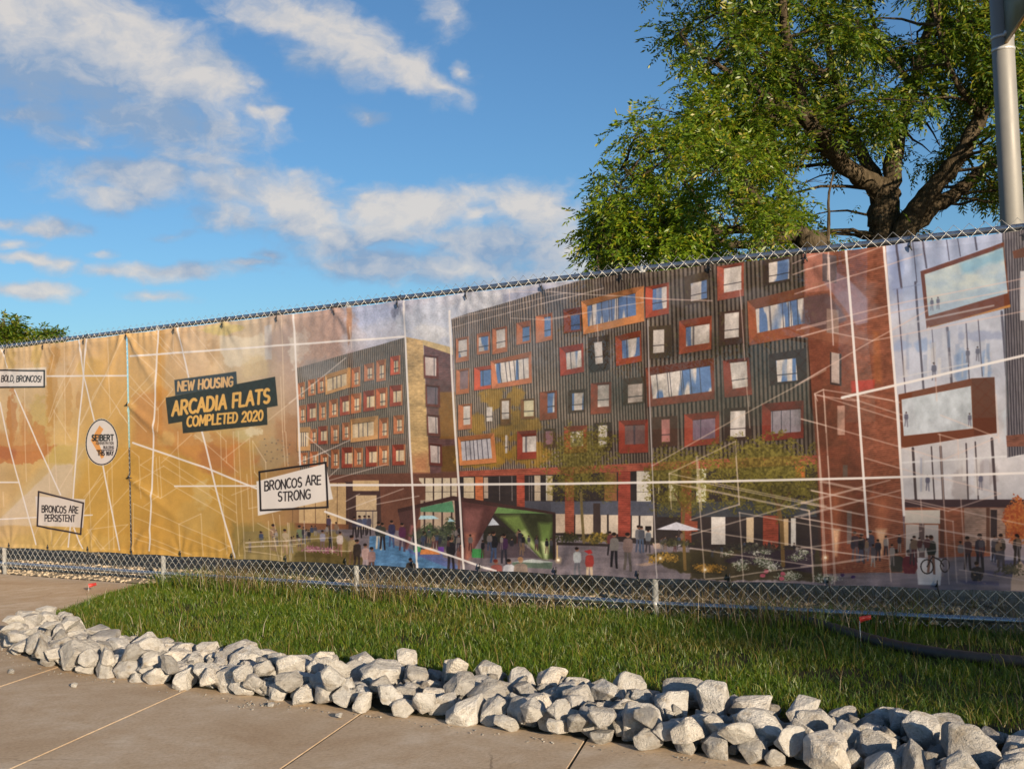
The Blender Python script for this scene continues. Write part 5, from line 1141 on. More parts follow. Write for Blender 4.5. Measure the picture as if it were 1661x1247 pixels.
xs_g = gx0 + (np.arange(HN[0]) + .5) * GR; ys_g = gy0 + (np.arange(HN[1]) + .5) * GR
VIS_S = 8.1
for sz, front in specs:
    a = sz * rg.uniform(.95, 1.3); b_ = sz * rg.uniform(.78, 1.02); c_ = sz * rg.uniform(.62, .92)
    best = None
    for tr_ in range(26):
        s = rg.uniform(.06, VIS_S); bw_ = bandw(s)
        v = rg.uniform(min(sz * .62, bw_ * .5), max(bw_ - sz * .5, bw_ * .55)); yaw = rg.uniform(0, math.pi)
        if front: v = rg.uniform(.03, .12)
        x, y = edge_at(s, v); x, y = float(x), float(y)
        i0, i1 = int((x - a - gx0) / GR), int((x + a - gx0) / GR) + 1; j0, j1 = int((y - a - gy0) / GR), int((y + a - gy0) / GR) + 1
        if i0 < 0 or j0 < 0 or i1 >= HN[0] or j1 >= HN[1]: continue
        X, Y = np.meshgrid(xs_g[i0:i1] - x, ys_g[j0:j1] - y, indexing='ij')
        u = (X * math.cos(yaw) + Y * math.sin(yaw)) / a; w = (-X * math.sin(yaw) + Y * math.cos(yaw)) / b_
        rr = u * u + w * w; k = np.sqrt(np.clip(1 - rr, 0, 1)) * c_; ins = rr < .80
        if not ins.any(): continue
        h = (HM[i0:i1, j0:j1] + k)[ins]
        zc = max(c_ * .55, float(np.percentile(h, 84)) - .012)
        score = zc - c_ * .55 + rg.uniform(0, .03)
        if best is None or score < best[0]: best = (score, s, v, yaw, x, y, zc, (i0, i1, j0, j1), k, rr)
    if best is None: continue
    score, s, v, yaw, x, y, zc, (i0, i1, j0, j1), k, rr = best
    if zc - c_ > (.05 if sz > .095 else .11): continue
    H_ = HM[i0:i1, j0:j1]; np.maximum(H_, np.where(rr < 1, zc + k * .92, 0), out=H_)
    placed.append((s, v, yaw, x, y, zc, a, b_, c_, sz))
RG = 'limestone rocks edging the sidewalk'
LAND = [(1.3, 'at the rounded left tip'), (2.7, 'by the first sidewalk joint'), (4.0, 'by the second sidewalk joint'), (5.2, 'by the third sidewalk joint'), (6.4, 'by the fourth sidewalk joint'), (7.2, 'right of the fourth joint'), (99, 'in the right corner')]
ORD = ['leftmost', 'second', 'third', 'fourth', 'fifth', 'sixth', 'seventh', 'eighth', 'ninth', 'tenth', 'eleventh', 'twelfth', 'thirteenth', 'fourteenth', 'fifteenth', 'sixteenth', 'seventeenth', 'eighteenth', 'nineteenth', 'twentieth']
buckets = {}
for (s, v, yaw, x, y, zc, a, b_, c_, sz) in sorted(placed, key=lambda p_: p_[3] / p_[4]):
    o = bpy.data.objects.new('rock', RM[int(rg.integers(0, len(RM)))]); COL.objects.link(o)
    o.location = (x, y, zc); o.scale = (a, b_, c_)
    tl = .5 if sz < .09 else .32
    e = Matrix.Rotation(yaw, 4, 'Z') @ Matrix.Rotation(rg.uniform(-tl, tl), 4, 'X') @ Matrix.Rotation(rg.uniform(-tl, tl), 4, 'Y')
    o.rotation_euler = e.to_euler()
    row = 'touching the concrete' if v < bandw(s) * .33 else ('against the grass' if v > bandw(s) * .68 else 'amid the band')
    size = 'largest' if sz > .11 else 'big' if sz > .078 else 'mid-sized' if sz > .057 else 'small'
    loc = next(t for lim, t in LAND if s < lim)
    k = (size, row, loc); n = buckets[k] = buckets.get(k, 0) + 1
    tag(o, f'{size} limestone rock {row}, {ORD[n - 1]} from left {loc}'.replace('leftmost from left', 'leftmost'), 'rock', RG)
print('rocks', len(placed))
def rubble(r, n):
    s = r.uniform(.05, VIS_S + .3, n); bw_ = np.interp(s, [0, .5, 1.2, 2.2, 4, 12], [.30, .46, .60, .74, .82, .85])
    x, y = edge_at(s, .07 + (bw_ - .12) * r.uniform(0, 1, n)); return x, y
RUB = True

# ------------------------------------------------------------------ grass
def blades(n, region, hmin, hmax, wmin, wmax, seed, lean=.55, dens=None, z0=0.):
    r = np.random.default_rng(seed)
    xs = [p[0] for p in region]; ys = [p[1] for p in region]
    X = r.uniform(min(xs), max(xs), n * 3); Y = r.uniform(min(ys), max(ys), n * 3)
    k = inside(region, X, Y)
    if dens is not None: k &= r.uniform(0, 1, X.size) < dens(X, Y)
    X, Y = X[k][:n], Y[k][:n]; n = len(X)
    clump = fbm(X * 2.3, Y * 2.3, seed, 3)
    h = r.uniform(hmin, hmax, n) * (.55 + .9 * clump); w = r.uniform(wmin, wmax, n)
    an = r.uniform(0, 2 * np.pi, n); lx, ly = np.cos(an), np.sin(an)
    le = r.uniform(.1, lean, n) * h
    fa = r.uniform(0, 2 * np.pi, n); fx, fy = np.cos(fa) * w / 2, np.sin(fa) * w / 2
    V = np.zeros((n, 5, 3), np.float32)
    V[:, 0] = np.stack([X - fx, Y - fy, np.full(n, z0)], -1); V[:, 1] = np.stack([X + fx, Y + fy, np.full(n, z0)], -1)
    mx_, my_ = X + lx * le * .3, Y + ly * le * .3
    V[:, 2] = np.stack([mx_ - fx * .8, my_ - fy * .8, z0 + h * .55], -1); V[:, 3] = np.stack([mx_ + fx * .8, my_ + fy * .8, z0 + h * .55], -1)
    V[:, 4] = np.stack([X + lx * le, Y + ly * le, z0 + h * np.clip(1 - .25 * (le / h) ** 2, .5, 1)], -1)
    b = (np.arange(n) * 5)[:, None]
    F3 = np.concatenate([b + np.array([[0, 1, 3]]), b + np.array([[0, 3, 2]]), b + np.array([[2, 3, 4]])])
    return V.reshape(-1, 3), F3
LAWN = [tuple(float(c) for c in edge_at(s, bandw(min(s, 12)) - .10)) for s in np.linspace(.0, SLEN - .2, 40)] + [(8.2, -.5), (9.2, 3.2)] + [tuple(float(c) for c in fence_xy(s, -.55)) for s in np.linspace(31.3, 19.6, 14)] + [(-3.60, 11.1), (-3.68, 10.5), (-3.70, 9.9), (-3.78, 9.4)]
vis = lambda X, Y: np.where((X > Y * .50 + .4) | (X < -Y * .5 - .5), .12, 1.) 
V1, F1 = blades(420000, LAWN, .018, .070, .0026, .0052, 5, 1.2, lambda X, Y: vis(X, Y) * np.clip((fbm(X * 2.6, Y * 2.6, 80) - .25) * 4.5, .12, 1))
V2, F2 = blades(16000, LAWN, .06, .13, .0028, .0056, 6, 1.3, lambda X, Y: vis(X, Y) * np.clip((fbm(X * 1.3, Y * 1.3, 77) - .42) * 5, 0.05, 1))
FSG = [tuple(float(c) for c in fence_xy(s, .38)) for s in np.linspace(19.2, 29, 12)] + [tuple(float(c) for c in fence_xy(s, -.25)) for s in np.linspace(29, 19.2, 12)]
V3, F3 = blades(26000, FSG, .07, .20, .003, .006, 7, 1.0, lambda X, Y: np.where(X < -1.6, 1., np.clip((fbm(X * 1.7, Y * 1.7, 78) - .38) * 5, .1, 1)))
tag(link('grass', mesh('grass', np.concatenate([V1, V2, V3]), np.concatenate([F1, F2 + len(V1), F3 + len(V1) + len(V2)])), M_GRASS), 'uncut green grass between the rocks and the fence', 'grass', kind='stuff')
FST = [tuple(float(c) for c in fence_xy(s, .32)) for s in np.linspace(19.6, 29, 12)] + [tuple(float(c) for c in fence_xy(s, -.9)) for s in np.linspace(29, 19.6, 12)]
V1, F1 = blades(16000, FST, .12, .30, .0025, .005, 8, .7, lambda X, Y: np.clip((fbm(X * 2, Y * 2, 79) - .35) * 4, 0, 1))
V2, F2 = blades(1500, LAWN, .08, .20, .0025, .0045, 9, .6, vis)
tag(link('dry_grass', mesh('dry_grass', np.concatenate([V1, V2]), np.concatenate([F1, F2 + len(V1)])), M_STALK), 'tall dry grass stalks along the foot of the fence', 'grass', kind='stuff')

# gravel stones behind the fence
def pebbles(n, pts_fn, rmin, rmax, seed, zf=None):
    r = np.random.default_rng(seed)
    base = np.array([(1, 0, 0), (-1, 0, 0), (0, 1, 0), (0, -1, 0), (0, 0, 1), (0, 0, -1)], np.float32)
    f0 = np.array([(0, 2, 4), (2, 1, 4), (1, 3, 4), (3, 0, 4), (2, 0, 5), (1, 2, 5), (3, 1, 5), (0, 3, 5)])
    X, Y = pts_fn(r, n); rad = r.uniform(rmin, rmax, n)
    sc_ = rad[:, None] * r.uniform(.6, 1.3, (n, 3)); sc_[:, 2] *= .75
    ph = r.uniform(0, 6.28, n); V = base[None] * sc_[:, None] + r.normal(0, .12, (n, 6, 3)) * rad[:, None, None]
    c_, s_ = np.cos(ph)[:, None], np.sin(ph)[:, None]
    Vx = V[..., 0] * c_ - V[..., 1] * s_ + X[:, None]; Vy = V[..., 0] * s_ + V[..., 1] * c_ + Y[:, None]
    Vz = V[..., 2] + rad[:, None] * .35 - .012 + (0 if zf is None else zf(X, Y)[:, None])
    return np.stack([Vx, Vy, Vz], -1).reshape(-1, 3), (f0[None] + (np.arange(n) * 6)[:, None, None]).reshape(-1, 3)
def strip(r, n):
    s = r.uniform(13.0, 26.5, n); d = -.03 - 3.2 * r.uniform(0, 1, n) ** 1.3
    x, y = fence_xy(s, d); return x, y
V, F = pebbles(20000, strip, .010, .028, 21, lambda X, Y: heap(fence_back(X, Y)))
tag(link('gravel', mesh('gravel', V, F), M_PEB), 'tan gravel spread behind the foot of the fence', 'gravel', kind='stuff')
r = np.random.default_rng(23); V = []; F = []; nv = 0
HL = []
for k in range(12):
    b, _ = hull(400 + k, 11); bmesh.ops.triangulate(b, faces=b.faces); b.verts.index_update()
    HL.append((np.array([v.co[:] for v in b.verts]), np.array([[v.index for v in f.verts] for f in b.faces]))); b.free()
xr, yr = rubble(r, 620)
for x, y in zip(xr, yr):
    hv, hf = HL[int(r.integers(0, 12))]; q3 = np.array(Matrix.Rotation(r.uniform(0, 6.28), 3, Vector(r.normal(0, 1, 3))))
    sz = r.uniform(.022, .046); i0 = int(np.clip((x - gx0) / GR, 0, HN[0] - 1)); j0 = int(np.clip((y - gy0) / GR, 0, HN[1] - 1))
    z = min(HM[i0, j0], .07) * .6 + sz * .4
    V.append((hv @ q3.T) * sz * r.uniform(.8, 1.2, 3) + np.array((x, y, z))); F.append(hf + nv); nv += len(hv)
V = np.concatenate(V); F = np.concatenate(F)
tag(link('stone_rubble', mesh('stone_rubble', V, F), M_RUBBLE), 'small pale stones filling the gaps between the rocks', 'stones', kind='stuff')
# loose stones on the concrete
for (x, y, r, lb) in [(18, 1092, .020, 'small pale stone lying on the concrete at the left picture edge'), (121, 1114, .020, 'small pale stone on the concrete left of the middle joint'), (184, 1107, .010, 'tiny stone chip on the concrete below the rocks'), (440, 1146, .017, 'small stone beside a scatter of crumbs on the concrete'), (551, 1165, .021, 'small tan stone left of the third sidewalk joint')]:
    p = at_z(x, y); o = bpy.data.objects.new('stone', RM[int(x) % 22]); COL.objects.link(o); o.location = (p.x, p.y, r * .62); o.scale = (r * 1.25, r, r * .85); o.rotation_euler = (.2, .1, x)
    tag(o, lb, 'stone')
def patch(r, n):
    p = at_z(418, 1144); return p.x + r.normal(0, .055, n), p.y + r.normal(0, .035, n)
V, F = pebbles(60, patch, .003, .008, 22); V[:, 2] += .012
def front(r, n):
    x, y = edge_at(r.uniform(.4, VIS_S, n), -.01 - np.abs(r.normal(0, .035, n))); return x, y
Vb, Fb = pebbles(260, front, .002, .007, 25); Vb[:, 2] += .012; F = np.concatenate([F, Fb + len(V)]); V = np.concatenate([V, Vb])
tag(link('stone_crumbs', mesh('stone_crumbs', V, F), M_RUBBLE), 'scatter of pale stone crumbs on the concrete along the rocks', 'gravel', kind='stuff')

# ------------------------------------------------------------------ hose and marker flags
M_HOSE = simple_mat('dark rubber hose', (.035, .032, .030), .55, 0, .2, 30., .3)
hp = [at_z(x, y, .045) for x, y in [(1255, 996), (1290, 1003), (1330, 1012), (1390, 1030), (1440, 1045), (1500, 1056), (1560, 1065), (1661, 1074), (1800, 1085), (1950, 1090)]]
pts = []
for a, b in zip(hp[:-1], hp[1:]):
    for t in np.linspace(0, 1, 8, endpoint=False): pts.append(a.lerp(b, t))
pts = [sum((pts[max(0, min(len(pts) - 1, i + k))] for k in range(-5, 6)), Vector()) / 11 for i in range(len(pts))]
hose = empty('drainage_hose', tuple(pts[0])); tag(hose, 'dark ribbed hose lying in the grass below the fence', 'hose')
m_ = MB(); m_.tube([p + Vector((0, 0, .0)) for p in pts], [.032 + .003 * (i % 2) for i in range(len(pts))], 12)
o = m_.build('tube', M_HOSE, hose, True); o.matrix_parent_inverse = Matrix.Translation(-hose.location)
for p, d in ((pts[0], pts[0] - pts[1]),):
    m_ = MB(); d = d.normalized(); m_.tube([p - d * .03, p + d * .01], .039, 12)
    o = m_.build('end_collar', M_HOSE, hose, True); o.matrix_parent_inverse = Matrix.Translation(-hose.location)
M_FLAG = simple_mat('red marker flag', (.36, .03, .025), .5)
def flag(p, h, ang, lb, lean=(0, 0)):
    root = empty('marker_flag', (p.x, p.y, 0)); tag(root, lb, 'flag')
    top = Vector((p.x + lean[0], p.y + lean[1], h)); inv = Matrix.Translation((-p.x, -p.y, 0))
    m_ = MB(); m_.tube([(p.x, p.y, -.02), tuple(top)], .0018, 6); o = m_.build('wire_staff', M_GALV, root); o.matrix_parent_inverse = inv
    d = Vector((math.cos(ang), math.sin(ang), .35)); u = Vector((-.15, 0, 1)) * .035
    V = []; F = []
    for t in np.linspace(0, 1, 6):
        c = top + d * (.075 * t) + Vector((0, .012 * math.sin(t * 5), -.01 * t))
        for k in (0, 1):
            V.append(tuple(c - u * (1 - .3 * t) * .4 + Vector((0, .0012 * k, 0)))); V.append(tuple(c + u * (1 - .3 * t) * .6 + Vector((0, .0012 * k, 0))))
    for i in range(5):
        a = i * 4; b = a + 4
        F += [(a, b, b + 1, a + 1), (a + 2, a + 3, b + 3, b + 2), (a + 1, b + 1, b + 3, a + 3), (a, a + 2, b + 2, b)]
    o = link('pennant', mesh('pennant', V, F, True), M_FLAG, root); o.matrix_parent_inverse = inv
flag(at_z(1396, 1040, .04), .16, .3, 'red marker flag standing in the grass beside the hose')
flag(at_z(144, 960), .055, .0, 'small red marker flag on a wire at the concrete near the grass tip', (-.0, 0))

# ------------------------------------------------------------------ street light pole with a sign panel seen from its edge
M_POLE = simple_mat('brushed aluminium pole', (.21, .207, .20), .55, .1, .06, 3., .1)
pb = at_y(1644, 400, 11.0); pole = empty('light_pole', (pb.x, pb.y, 0)); tag(pole, 'pale grey metal light pole behind the fence at the right picture edge', 'light pole')
inv = Matrix.Translation((-pb.x, -pb.y, 0))
m_ = MB(); m_.tube([(pb.x, pb.y, 0), (pb.x, pb.y, 4.), (pb.x, pb.y, 8.6)], [.112, .104, .088], 32); m_.build('shaft', M_POLE, pole, True).matrix_parent_inverse = inv
m_ = MB(); m_.box((pb.x, pb.y, .02), .36, .36, .04); m_.build('base_plate', M_POLE, pole).matrix_parent_inverse = inv
m_ = MB(); m_.tube([(pb.x, pb.y, 8.55), (pb.x - .5, pb.y - .3, 8.75), (pb.x - 1.3, pb.y - .8, 8.8)], [.05, .045, .04], 12); m_.build('arm', M_POLE, pole, True).matrix_parent_inverse = inv
m_ = MB(); m_.box((pb.x - 1.5, pb.y - .92, 8.78), .6, .28, .12, Matrix.Rotation(.55, 3, 'Z')); m_.build('lamp_head', M_POLE, pole).matrix_parent_inverse = inv
zb = [at_y(1628, yy, 11.0).z for yy in (62, 82)]
for z in zb:
    m_ = MB(); m_.tube([(pb.x, pb.y, z - .014), (pb.x, pb.y, z + .014)], .1075, 28); m_.build('band_clamp', M_GALV, pole, True).matrix_parent_inverse = inv
sg = empty('street_sign', (pb.x, pb.y, 4.8)); tag(sg, 'flat sign panel with a gold edge strapped to the light pole', 'sign')
M_SIGN = simple_mat('sign panel', (.20, .21, .16), .5); M_SEDGE = simple_mat('gold sign edge', (.42, .25, .07), .45)
a = at_y(1632, 70, 10.9); sd = Vector((-.20, -1.03, 0)).normalized(); rot = Matrix.Rotation(math.atan2(sd.y, sd.x), 3, 'Z')
c = Vector((a.x, a.y, 0)) + sd * .52
inv = Matrix.Translation((-pb.x, -pb.y, -4.8))
m_ = MB(); m_.box((c.x, c.y, a.z + .31), 1.04, .012, .60, rot); m_.build('panel', M_SIGN, sg).matrix_parent_inverse = inv
m_ = MB(); m_.box((c.x, c.y, a.z + .003), 1.06, .03, .014, rot); m_.box((c.x, c.y, a.z + .617), 1.06, .03, .014, rot)
e = c + sd * .527; m_.box((e.x, e.y, a.z + .31), .014, .03, .60, rot); m_.build('rim', M_SEDGE, sg).matrix_parent_inverse = inv
m_ = MB(); m_.box((pb.x + sd.x * .12, pb.y + sd.y * .12, zb[0]), .1, .03, .04, rot); m_.build('bracket', M_GALV, sg).matrix_parent_inverse = inv

# ------------------------------------------------------------------ trees
def leaf_sprays(P_, Dv, L, m, ll, lw, seed):
    r = np.random.default_rng(seed); n = len(P_)
    Dv = Dv / np.linalg.norm(Dv, axis=1)[:, None]
    up = np.array([0, 0, 1.]); side = np.cross(Dv, up) + r.normal(0, .25, (n, 3)); side /= np.linalg.norm(side, axis=1)[:, None]
    t = np.concatenate([np.repeat(np.linspace(.25, .92, (m - 1) // 2), 2), [1.]]); sg = np.array([1, -1] * ((m - 1) // 2) + [0.])
    Ls = L * r.uniform(.6, 1.2, n)
    base = P_[:, None] + Dv[:, None] * (Ls[:, None] * t)[..., None]
    base[..., 2] -= (Ls[:, None] * t ** 2) * .35
    ax = side[:, None] * (sg * .95)[None, :, None] + Dv[:, None] * (.55 + .5 * (sg == 0))[None, :, None] + r.normal(0, .22, (n, m, 3)); ax[..., 2] -= .28
    ax /= np.linalg.norm(ax, axis=2)[..., None]
    nv = np.cross(ax, Dv[:, None] + r.normal(0, .35, (n, m, 3))); nv /= np.linalg.norm(nv, axis=2)[..., None] + 1e-6
    wv = np.cross(ax, nv)
    wv = wv * .4 + nv * 0 + np.cross(nv, ax) * 0 + wv * .6
    l_ = ll * r.uniform(.7, 1.25, (n, m, 1)); w_ = lw * r.uniform(.75, 1.2, (n, m, 1))
    V = np.stack([base, base + ax * l_ * .45 + wv * w_ * .5, base + ax * l_ + nv * l_ * -.12, base + ax * l_ * .45 - wv * w_ * .5], 2)
    return V.reshape(-1, 3), np.arange(n * m * 4).reshape(-1, 4)
def in_px(p):                                     # photograph pixel of a world point array
    X, Y, Z = p[:, 0], p[:, 1], p[:, 2] - CAMZ
    zc = Y * FV.y + Z * FV.z
    return PW / 2 + FPX * (X * RV.x + Y * RV.y + Z * RV.z) / zc, PH / 2 - FPX * (X * UV.x + Y * UV.y + Z * UV.z) / zc
def grow(name, label, cat, limbs, trunk, centres, crad, nspray, mat, L, m, ll, lw, seed, group=None, twig_r=.012, twigs=True, gaps=(), keep_out=None):
    r = np.random.default_rng(seed)
    t0 = trunk[0][0]; root = empty(name, (t0.x, t0.y, 0)); tag(root, label, cat, group); inv = Matrix.Translation((-t0.x, -t0.y, 0))
    def limb(nm, pts):
        # refine with a gentle wobble
        P = []; Rr = []
        for (a, ra), (b, rb) in zip(pts[:-1], pts[1:]):
            for t in np.linspace(0, 1, 5, endpoint=False): P.append(a.lerp(b, t)); Rr.append(ra + (rb - ra) * t)
        P.append(pts[-1][0]); Rr.append(pts[-1][1])
        Q = [sum((P[max(0, min(len(P) - 1, i + k))] for k in (-2, -1, 0, 1, 2)), Vector()) / 5 if 0 < i < len(P) - 1 else P[i] for i in range(len(P))]
        Q = [q_ + Vector(r.normal(0, .12, 3)) * Rr[i] for i, q_ in enumerate(Q)]
        Rr = [x * (1 + r.uniform(-.09, .09)) for x in Rr]
        mb = MB(); mb.tube(Q, Rr, 14); o = mb.build(nm, M_BARK, root, True); o.matrix_parent_inverse = inv
        return Q
    nodes = limb('trunk', trunk)
    for lb in limbs: nodes = nodes + limb('limb', lb)
    NA = np.array([tuple(p) for p in nodes])
    P_, D_ = [], []; tw = MB()
    for c in centres:
        d = np.linalg.norm(NA - c, axis=1) + np.where(NA[:, 2] > c[2] + .3, .8, 0); k = int(np.argmin(d)); a = NA[k]
        if twigs and d[k] > .15:
            A = Vector(a); B = Vector(c); mid = A.lerp(B, .5) + Vector((r.normal(0, .1), r.normal(0, .1), .12)) * (B - A).length * .6
            q1 = A.lerp(mid, .5) + Vector(r.normal(0, .03, 3)); q2 = mid.lerp(B, .5) + Vector((0, 0, .03))
            w = twig_r * (1 + .55 * (B - A).length); tw.tube([A, q1, mid, q2, B], [w * 1.6, w * 1.2, w, w * .7, w * .35], 5, False)
        n = int(nspray * r.uniform(.6, 1.4))
        o_ = r.normal(0, 1, (n, 3)); o_ = o_ / np.linalg.norm(o_, axis=1)[:, None] * (r.uniform(0, 1, (n, 1)) ** .5) * crad * r.uniform(.7, 1.25)
        o_[:, 2] *= .75
        P_.append(c + o_); D_.append(o_ / crad + r.normal(0, .45, (n, 3)) + np.array([0, 0, -.25]) + (c - a) / max(.3, d[k]) * .35)
        if twigs:
            for q_ in o_[:4]: tw.tube([Vector(c), Vector(c + q_ * .5) + Vector((0, 0, .03)), Vector(c + q_)], [twig_r * .5, twig_r * .4, twig_r * .25], 4, False)
    P_ = np.concatenate(P_); D_ = np.concatenate(D_)
    if gaps:                                      # openings of the crown where the sky shows
        x, y = in_px(P_); k = np.ones(len(P_), bool)
        for (gx_, gy_, gr_) in gaps: k &= (np.hypot(x - gx_, y - gy_) > (gr_ + 15) * r.uniform(.75, 1.15, len(P_))) | (r.uniform(0, 1, len(P_)) < .04)
        P_, D_ = P_[k], D_[k]
    if keep_out is not None:
        k = keep_out(P_); P_, D_ = P_[k], D_[k]
    V, F = leaf_sprays(P_, D_, L, m, ll, lw, seed + 1)
    o = link('crown', mesh('crown', V, F), mat, root); o.matrix_parent_inverse = inv
    if twigs: tw.build('twigs', M_BARK, root, True).matrix_parent_inverse = inv
    print(name, 'leaf faces', len(F))
    return root
def px_region(poly_, n, ylo, yhi, seed, gaps=(), mind=0.):
    r = np.random.default_rng(seed); xs = [p[0] for p in poly_]; ys = [p[1] for p in poly_]; out_ = []
    while len(out_) < n:
        x, y = r.uniform(min(xs), max(xs)), r.uniform(min(ys), max(ys))
        if not inside(poly_, np.array([x]), np.array([y]))[0]: continue
        if any(math.hypot(x - a, y - b) < c * .8 for a, b, c in gaps): continue
        p = at_y(x, y, r.uniform(ylo, yhi)); out_.append(np.array(p))
    return out_
def lm(*pts): return [(at_y(x, y, Y), rr) for x, y, Y, rr in pts]
T0 = at_y(1432, 390, 20.)
trunk = [(Vector((T0.x + .15, 20.2, -.2)), .46), (Vector((T0.x + .1, 20.1, .8)), .34), (T0, .28)] + lm((1432, 345, 20., .255), (1438, 305, 20., .24))
limbs = [lm((1436, 315, 20., 0.189), (1395, 288, 19.6, 0.156), (1345, 240, 19., 0.139), (1305, 192, 18.6, 0.123), (1288, 130, 18.4, 0.098), (1272, 50, 18.2, 0.074), (1262, -90, 18., 0.041)),
         lm((1432, 310, 20., 0.139), (1405, 262, 20.5, 0.107), (1372, 200, 21., 0.090), (1352, 130, 21.2, 0.074), (1335, 30, 21.5, 0.057), (1330, -110, 21.5, 0.033)),
         lm((1440, 315, 20., 0.189), (1450, 260, 20., 0.139), (1462, 200, 20., 0.115), (1482, 140, 20.2, 0.098), (1500, 70, 20.4, 0.082), (1525, -30, 20.5, 0.066), (1540, -160, 20.5, 0.033)),
         lm((1455, 395, 19.8, 0.205), (1480, 345, 19.6, 0.180), (1520, 300, 19.3, 0.156), (1560, 250, 19., 0.135), (1592, 190, 18.8, 0.115), (1622, 100, 18.5, 0.090), (1650, -20, 18.3, 0.066), (1660, -150, 18.2, 0.033)),
         lm((1470, 375, 19.8, 0.156), (1510, 340, 19.8, 0.131), (1556, 308, 19.8, 0.107), (1600, 270, 19.8, 0.090), (1660, 245, 19.7, 0.074), (1760, 190, 19.5, 0.041)),
         lm((1305, 192, 18.6, 0.074), (1240, 150, 18.2, 0.057), (1170, 110, 18., 0.041), (1110, 70, 17.8, 0.025)),
         lm((1352, 130, 21.2, 0.057), (1260, 60, 21.6, 0.041), (1160, 0, 22., 0.025)), lm((1482, 140, 20.2, 0.066), (1420, 70, 20.8, 0.041), (1400, -60, 21., 0.025)), lm((1592, 190, 18.8, 0.066), (1540, 120, 18., 0.041), (1520, 40, 17.6, 0.025))]
GAPS = [(1500, 214, 27), (1440, 22, 30), (1312, 272, 26), (1390, 345, 34), (1345, 345, 20), (1372, 300, 18), (1548, 350, 24), (1575, 262, 16), (1478, 30, 20), (1140, 150, 16), (1165, 85, 12), (1330, 300, 18), (1415, 240, 10), (1580, 330, 14), (1240, 290, 10), (1330, 420, 16), (1180, 275, 12), (1620, 345, 22), (1500, 330, 26), (1088, 168, 16), (1120, 120, 8), (1210, 235, 9), (1265, 215, 8), (1190, 165, 8), (1230, 90, 7), (1400, 110, 8), (1560, 110, 9), (1530, 170, 8), (1340, 90, 7), (1290, 40, 7), (1600, 60, 8), (1450, 120, 8), (1160, 40, 8)]
MAINC = [(1100, 205), (1096, 150), (1098, 80), (1100, 40), (1052, 12), (1040, -60), (1120, -190), (1300, -300), (1560, -320), (1800, -240), (1900, -60), (1900, 250), (1760, 330), (1661, 330), (1610, 320), (1575, 300), (1540, 290), (1500, 262), (1460, 250), (1420, 255), (1380, 262), (1340, 290), (1300, 330), (1240, 330), (1180, 310), (1130, 240)]
cen = px_region(MAINC, 300, 17., 23.3, 41, GAPS)
cen += px_region([(1150, 190), (1340, 200), (1330, 330), (1250, 340), (1160, 290)], 26, 17.5, 22, 49, GAPS) + px_region([(1560, 300), (1650, 300), (1661, 350), (1600, 345)], 7, 19, 21, 42, GAPS) + px_region([(1470, 300), (1540, 320), (1520, 380), (1470, 370)], 5, 20.5, 22, 43) + px_region([(1385, 300), (1430, 300), (1430, 350), (1395, 340)], 2, 18.8, 19.4, 46) + px_region([(1290, 330), (1345, 330), (1345, 395), (1290, 395)], 6, 18, 21, 47)
LIMPX = [[(1432, 390), (1438, 305), (1395, 288), (1345, 240), (1305, 192), (1290, 140)], [(1432, 310), (1405, 262), (1372, 200)], [(1440, 315), (1450, 260), (1462, 200), (1475, 160)], [(1455, 395), (1480, 345), (1520, 300), (1560, 250), (1592, 190)], [(1470, 375), (1556, 308), (1600, 270), (1661, 245)]]
def clear_fork(P_):                               # few leaves grow right in front of the big limbs
    x, y = in_px(P_); k = np.ones(len(P_), bool); r = np.random.default_rng(3)
    for ln in LIMPX:
        for (ax, ay), (bx, by) in zip(ln[:-1], ln[1:]):
            ex, ey = bx - ax, by - ay; t = np.clip(((x - ax) * ex + (y - ay) * ey) / (ex * ex + ey * ey), 0, 1)
            k &= (np.hypot(x - ax - ex * t, y - ay - ey * t) > 20) | (P_[:, 1] > 20.3) | (r.uniform(0, 1, len(P_)) < .2)
    return k
grow('large_tree', 'large old tree with forked dark trunk behind the fence', 'tree', limbs, trunk, cen, .44, 66, M_LEAF, .34, 13, .098, .034, 44, gaps=GAPS, keep_out=clear_fork)
# smaller leafy tree to its left with a crooked low limb
A0 = at_y(1330, 470, 16.6)
trunk2 = [(Vector((A0.x + .1, 16.6, -.2)), .26), (Vector((A0.x + .05, 16.6, 1.2)), .22), (A0, .20)] + lm((1338, 425, 16.6, .19), (1330, 400, 16.6, .17))
limbs2 = [lm((1333, 405, 16.6, .17), (1308, 386, 16.5, .155), (1290, 378, 16.5, .13), (1284, 372, 16.5, .075), (1230, 372, 16.4, .062), (1160, 374, 16.2, .055), (1100, 368, 16., .045), (1040, 350, 15.8, .03), (985, 330, 15.6, .02)),
          lm((1340, 420, 16.6, .035), (1345, 360, 16.7, .024), (1343, 320, 16.7, .018), (1352, 280, 16.7, .010)),
          lm((1284, 372, 16.5, .07), (1232, 330, 16.8, .05), (1200, 280, 17., .04), (1185, 240, 17., .025)), lm((1160, 374, 16.2, .045), (1120, 310, 16., .035), (1080, 250, 16., .028), (1060, 200, 16., .018)), lm((1100, 368, 16., .035), (1060, 320, 15.6, .025), (1010, 270, 15.4, .018)), lm((1290, 378, 16.5, .09), (1220, 400, 16., .06), (1130, 390, 15.6, .045), (1040, 400, 15.4, .03), (970, 400, 15.2, .02))]
LOWC = [(972, 450), (974, 395), (984, 335), (992, 285), (1018, 238), (1035, 195), (1080, 190), (1125, 205), (1180, 225), (1245, 275), (1262, 330), (1250, 360), (1290, 420), (1260, 520), (1100, 560), (960, 540)]
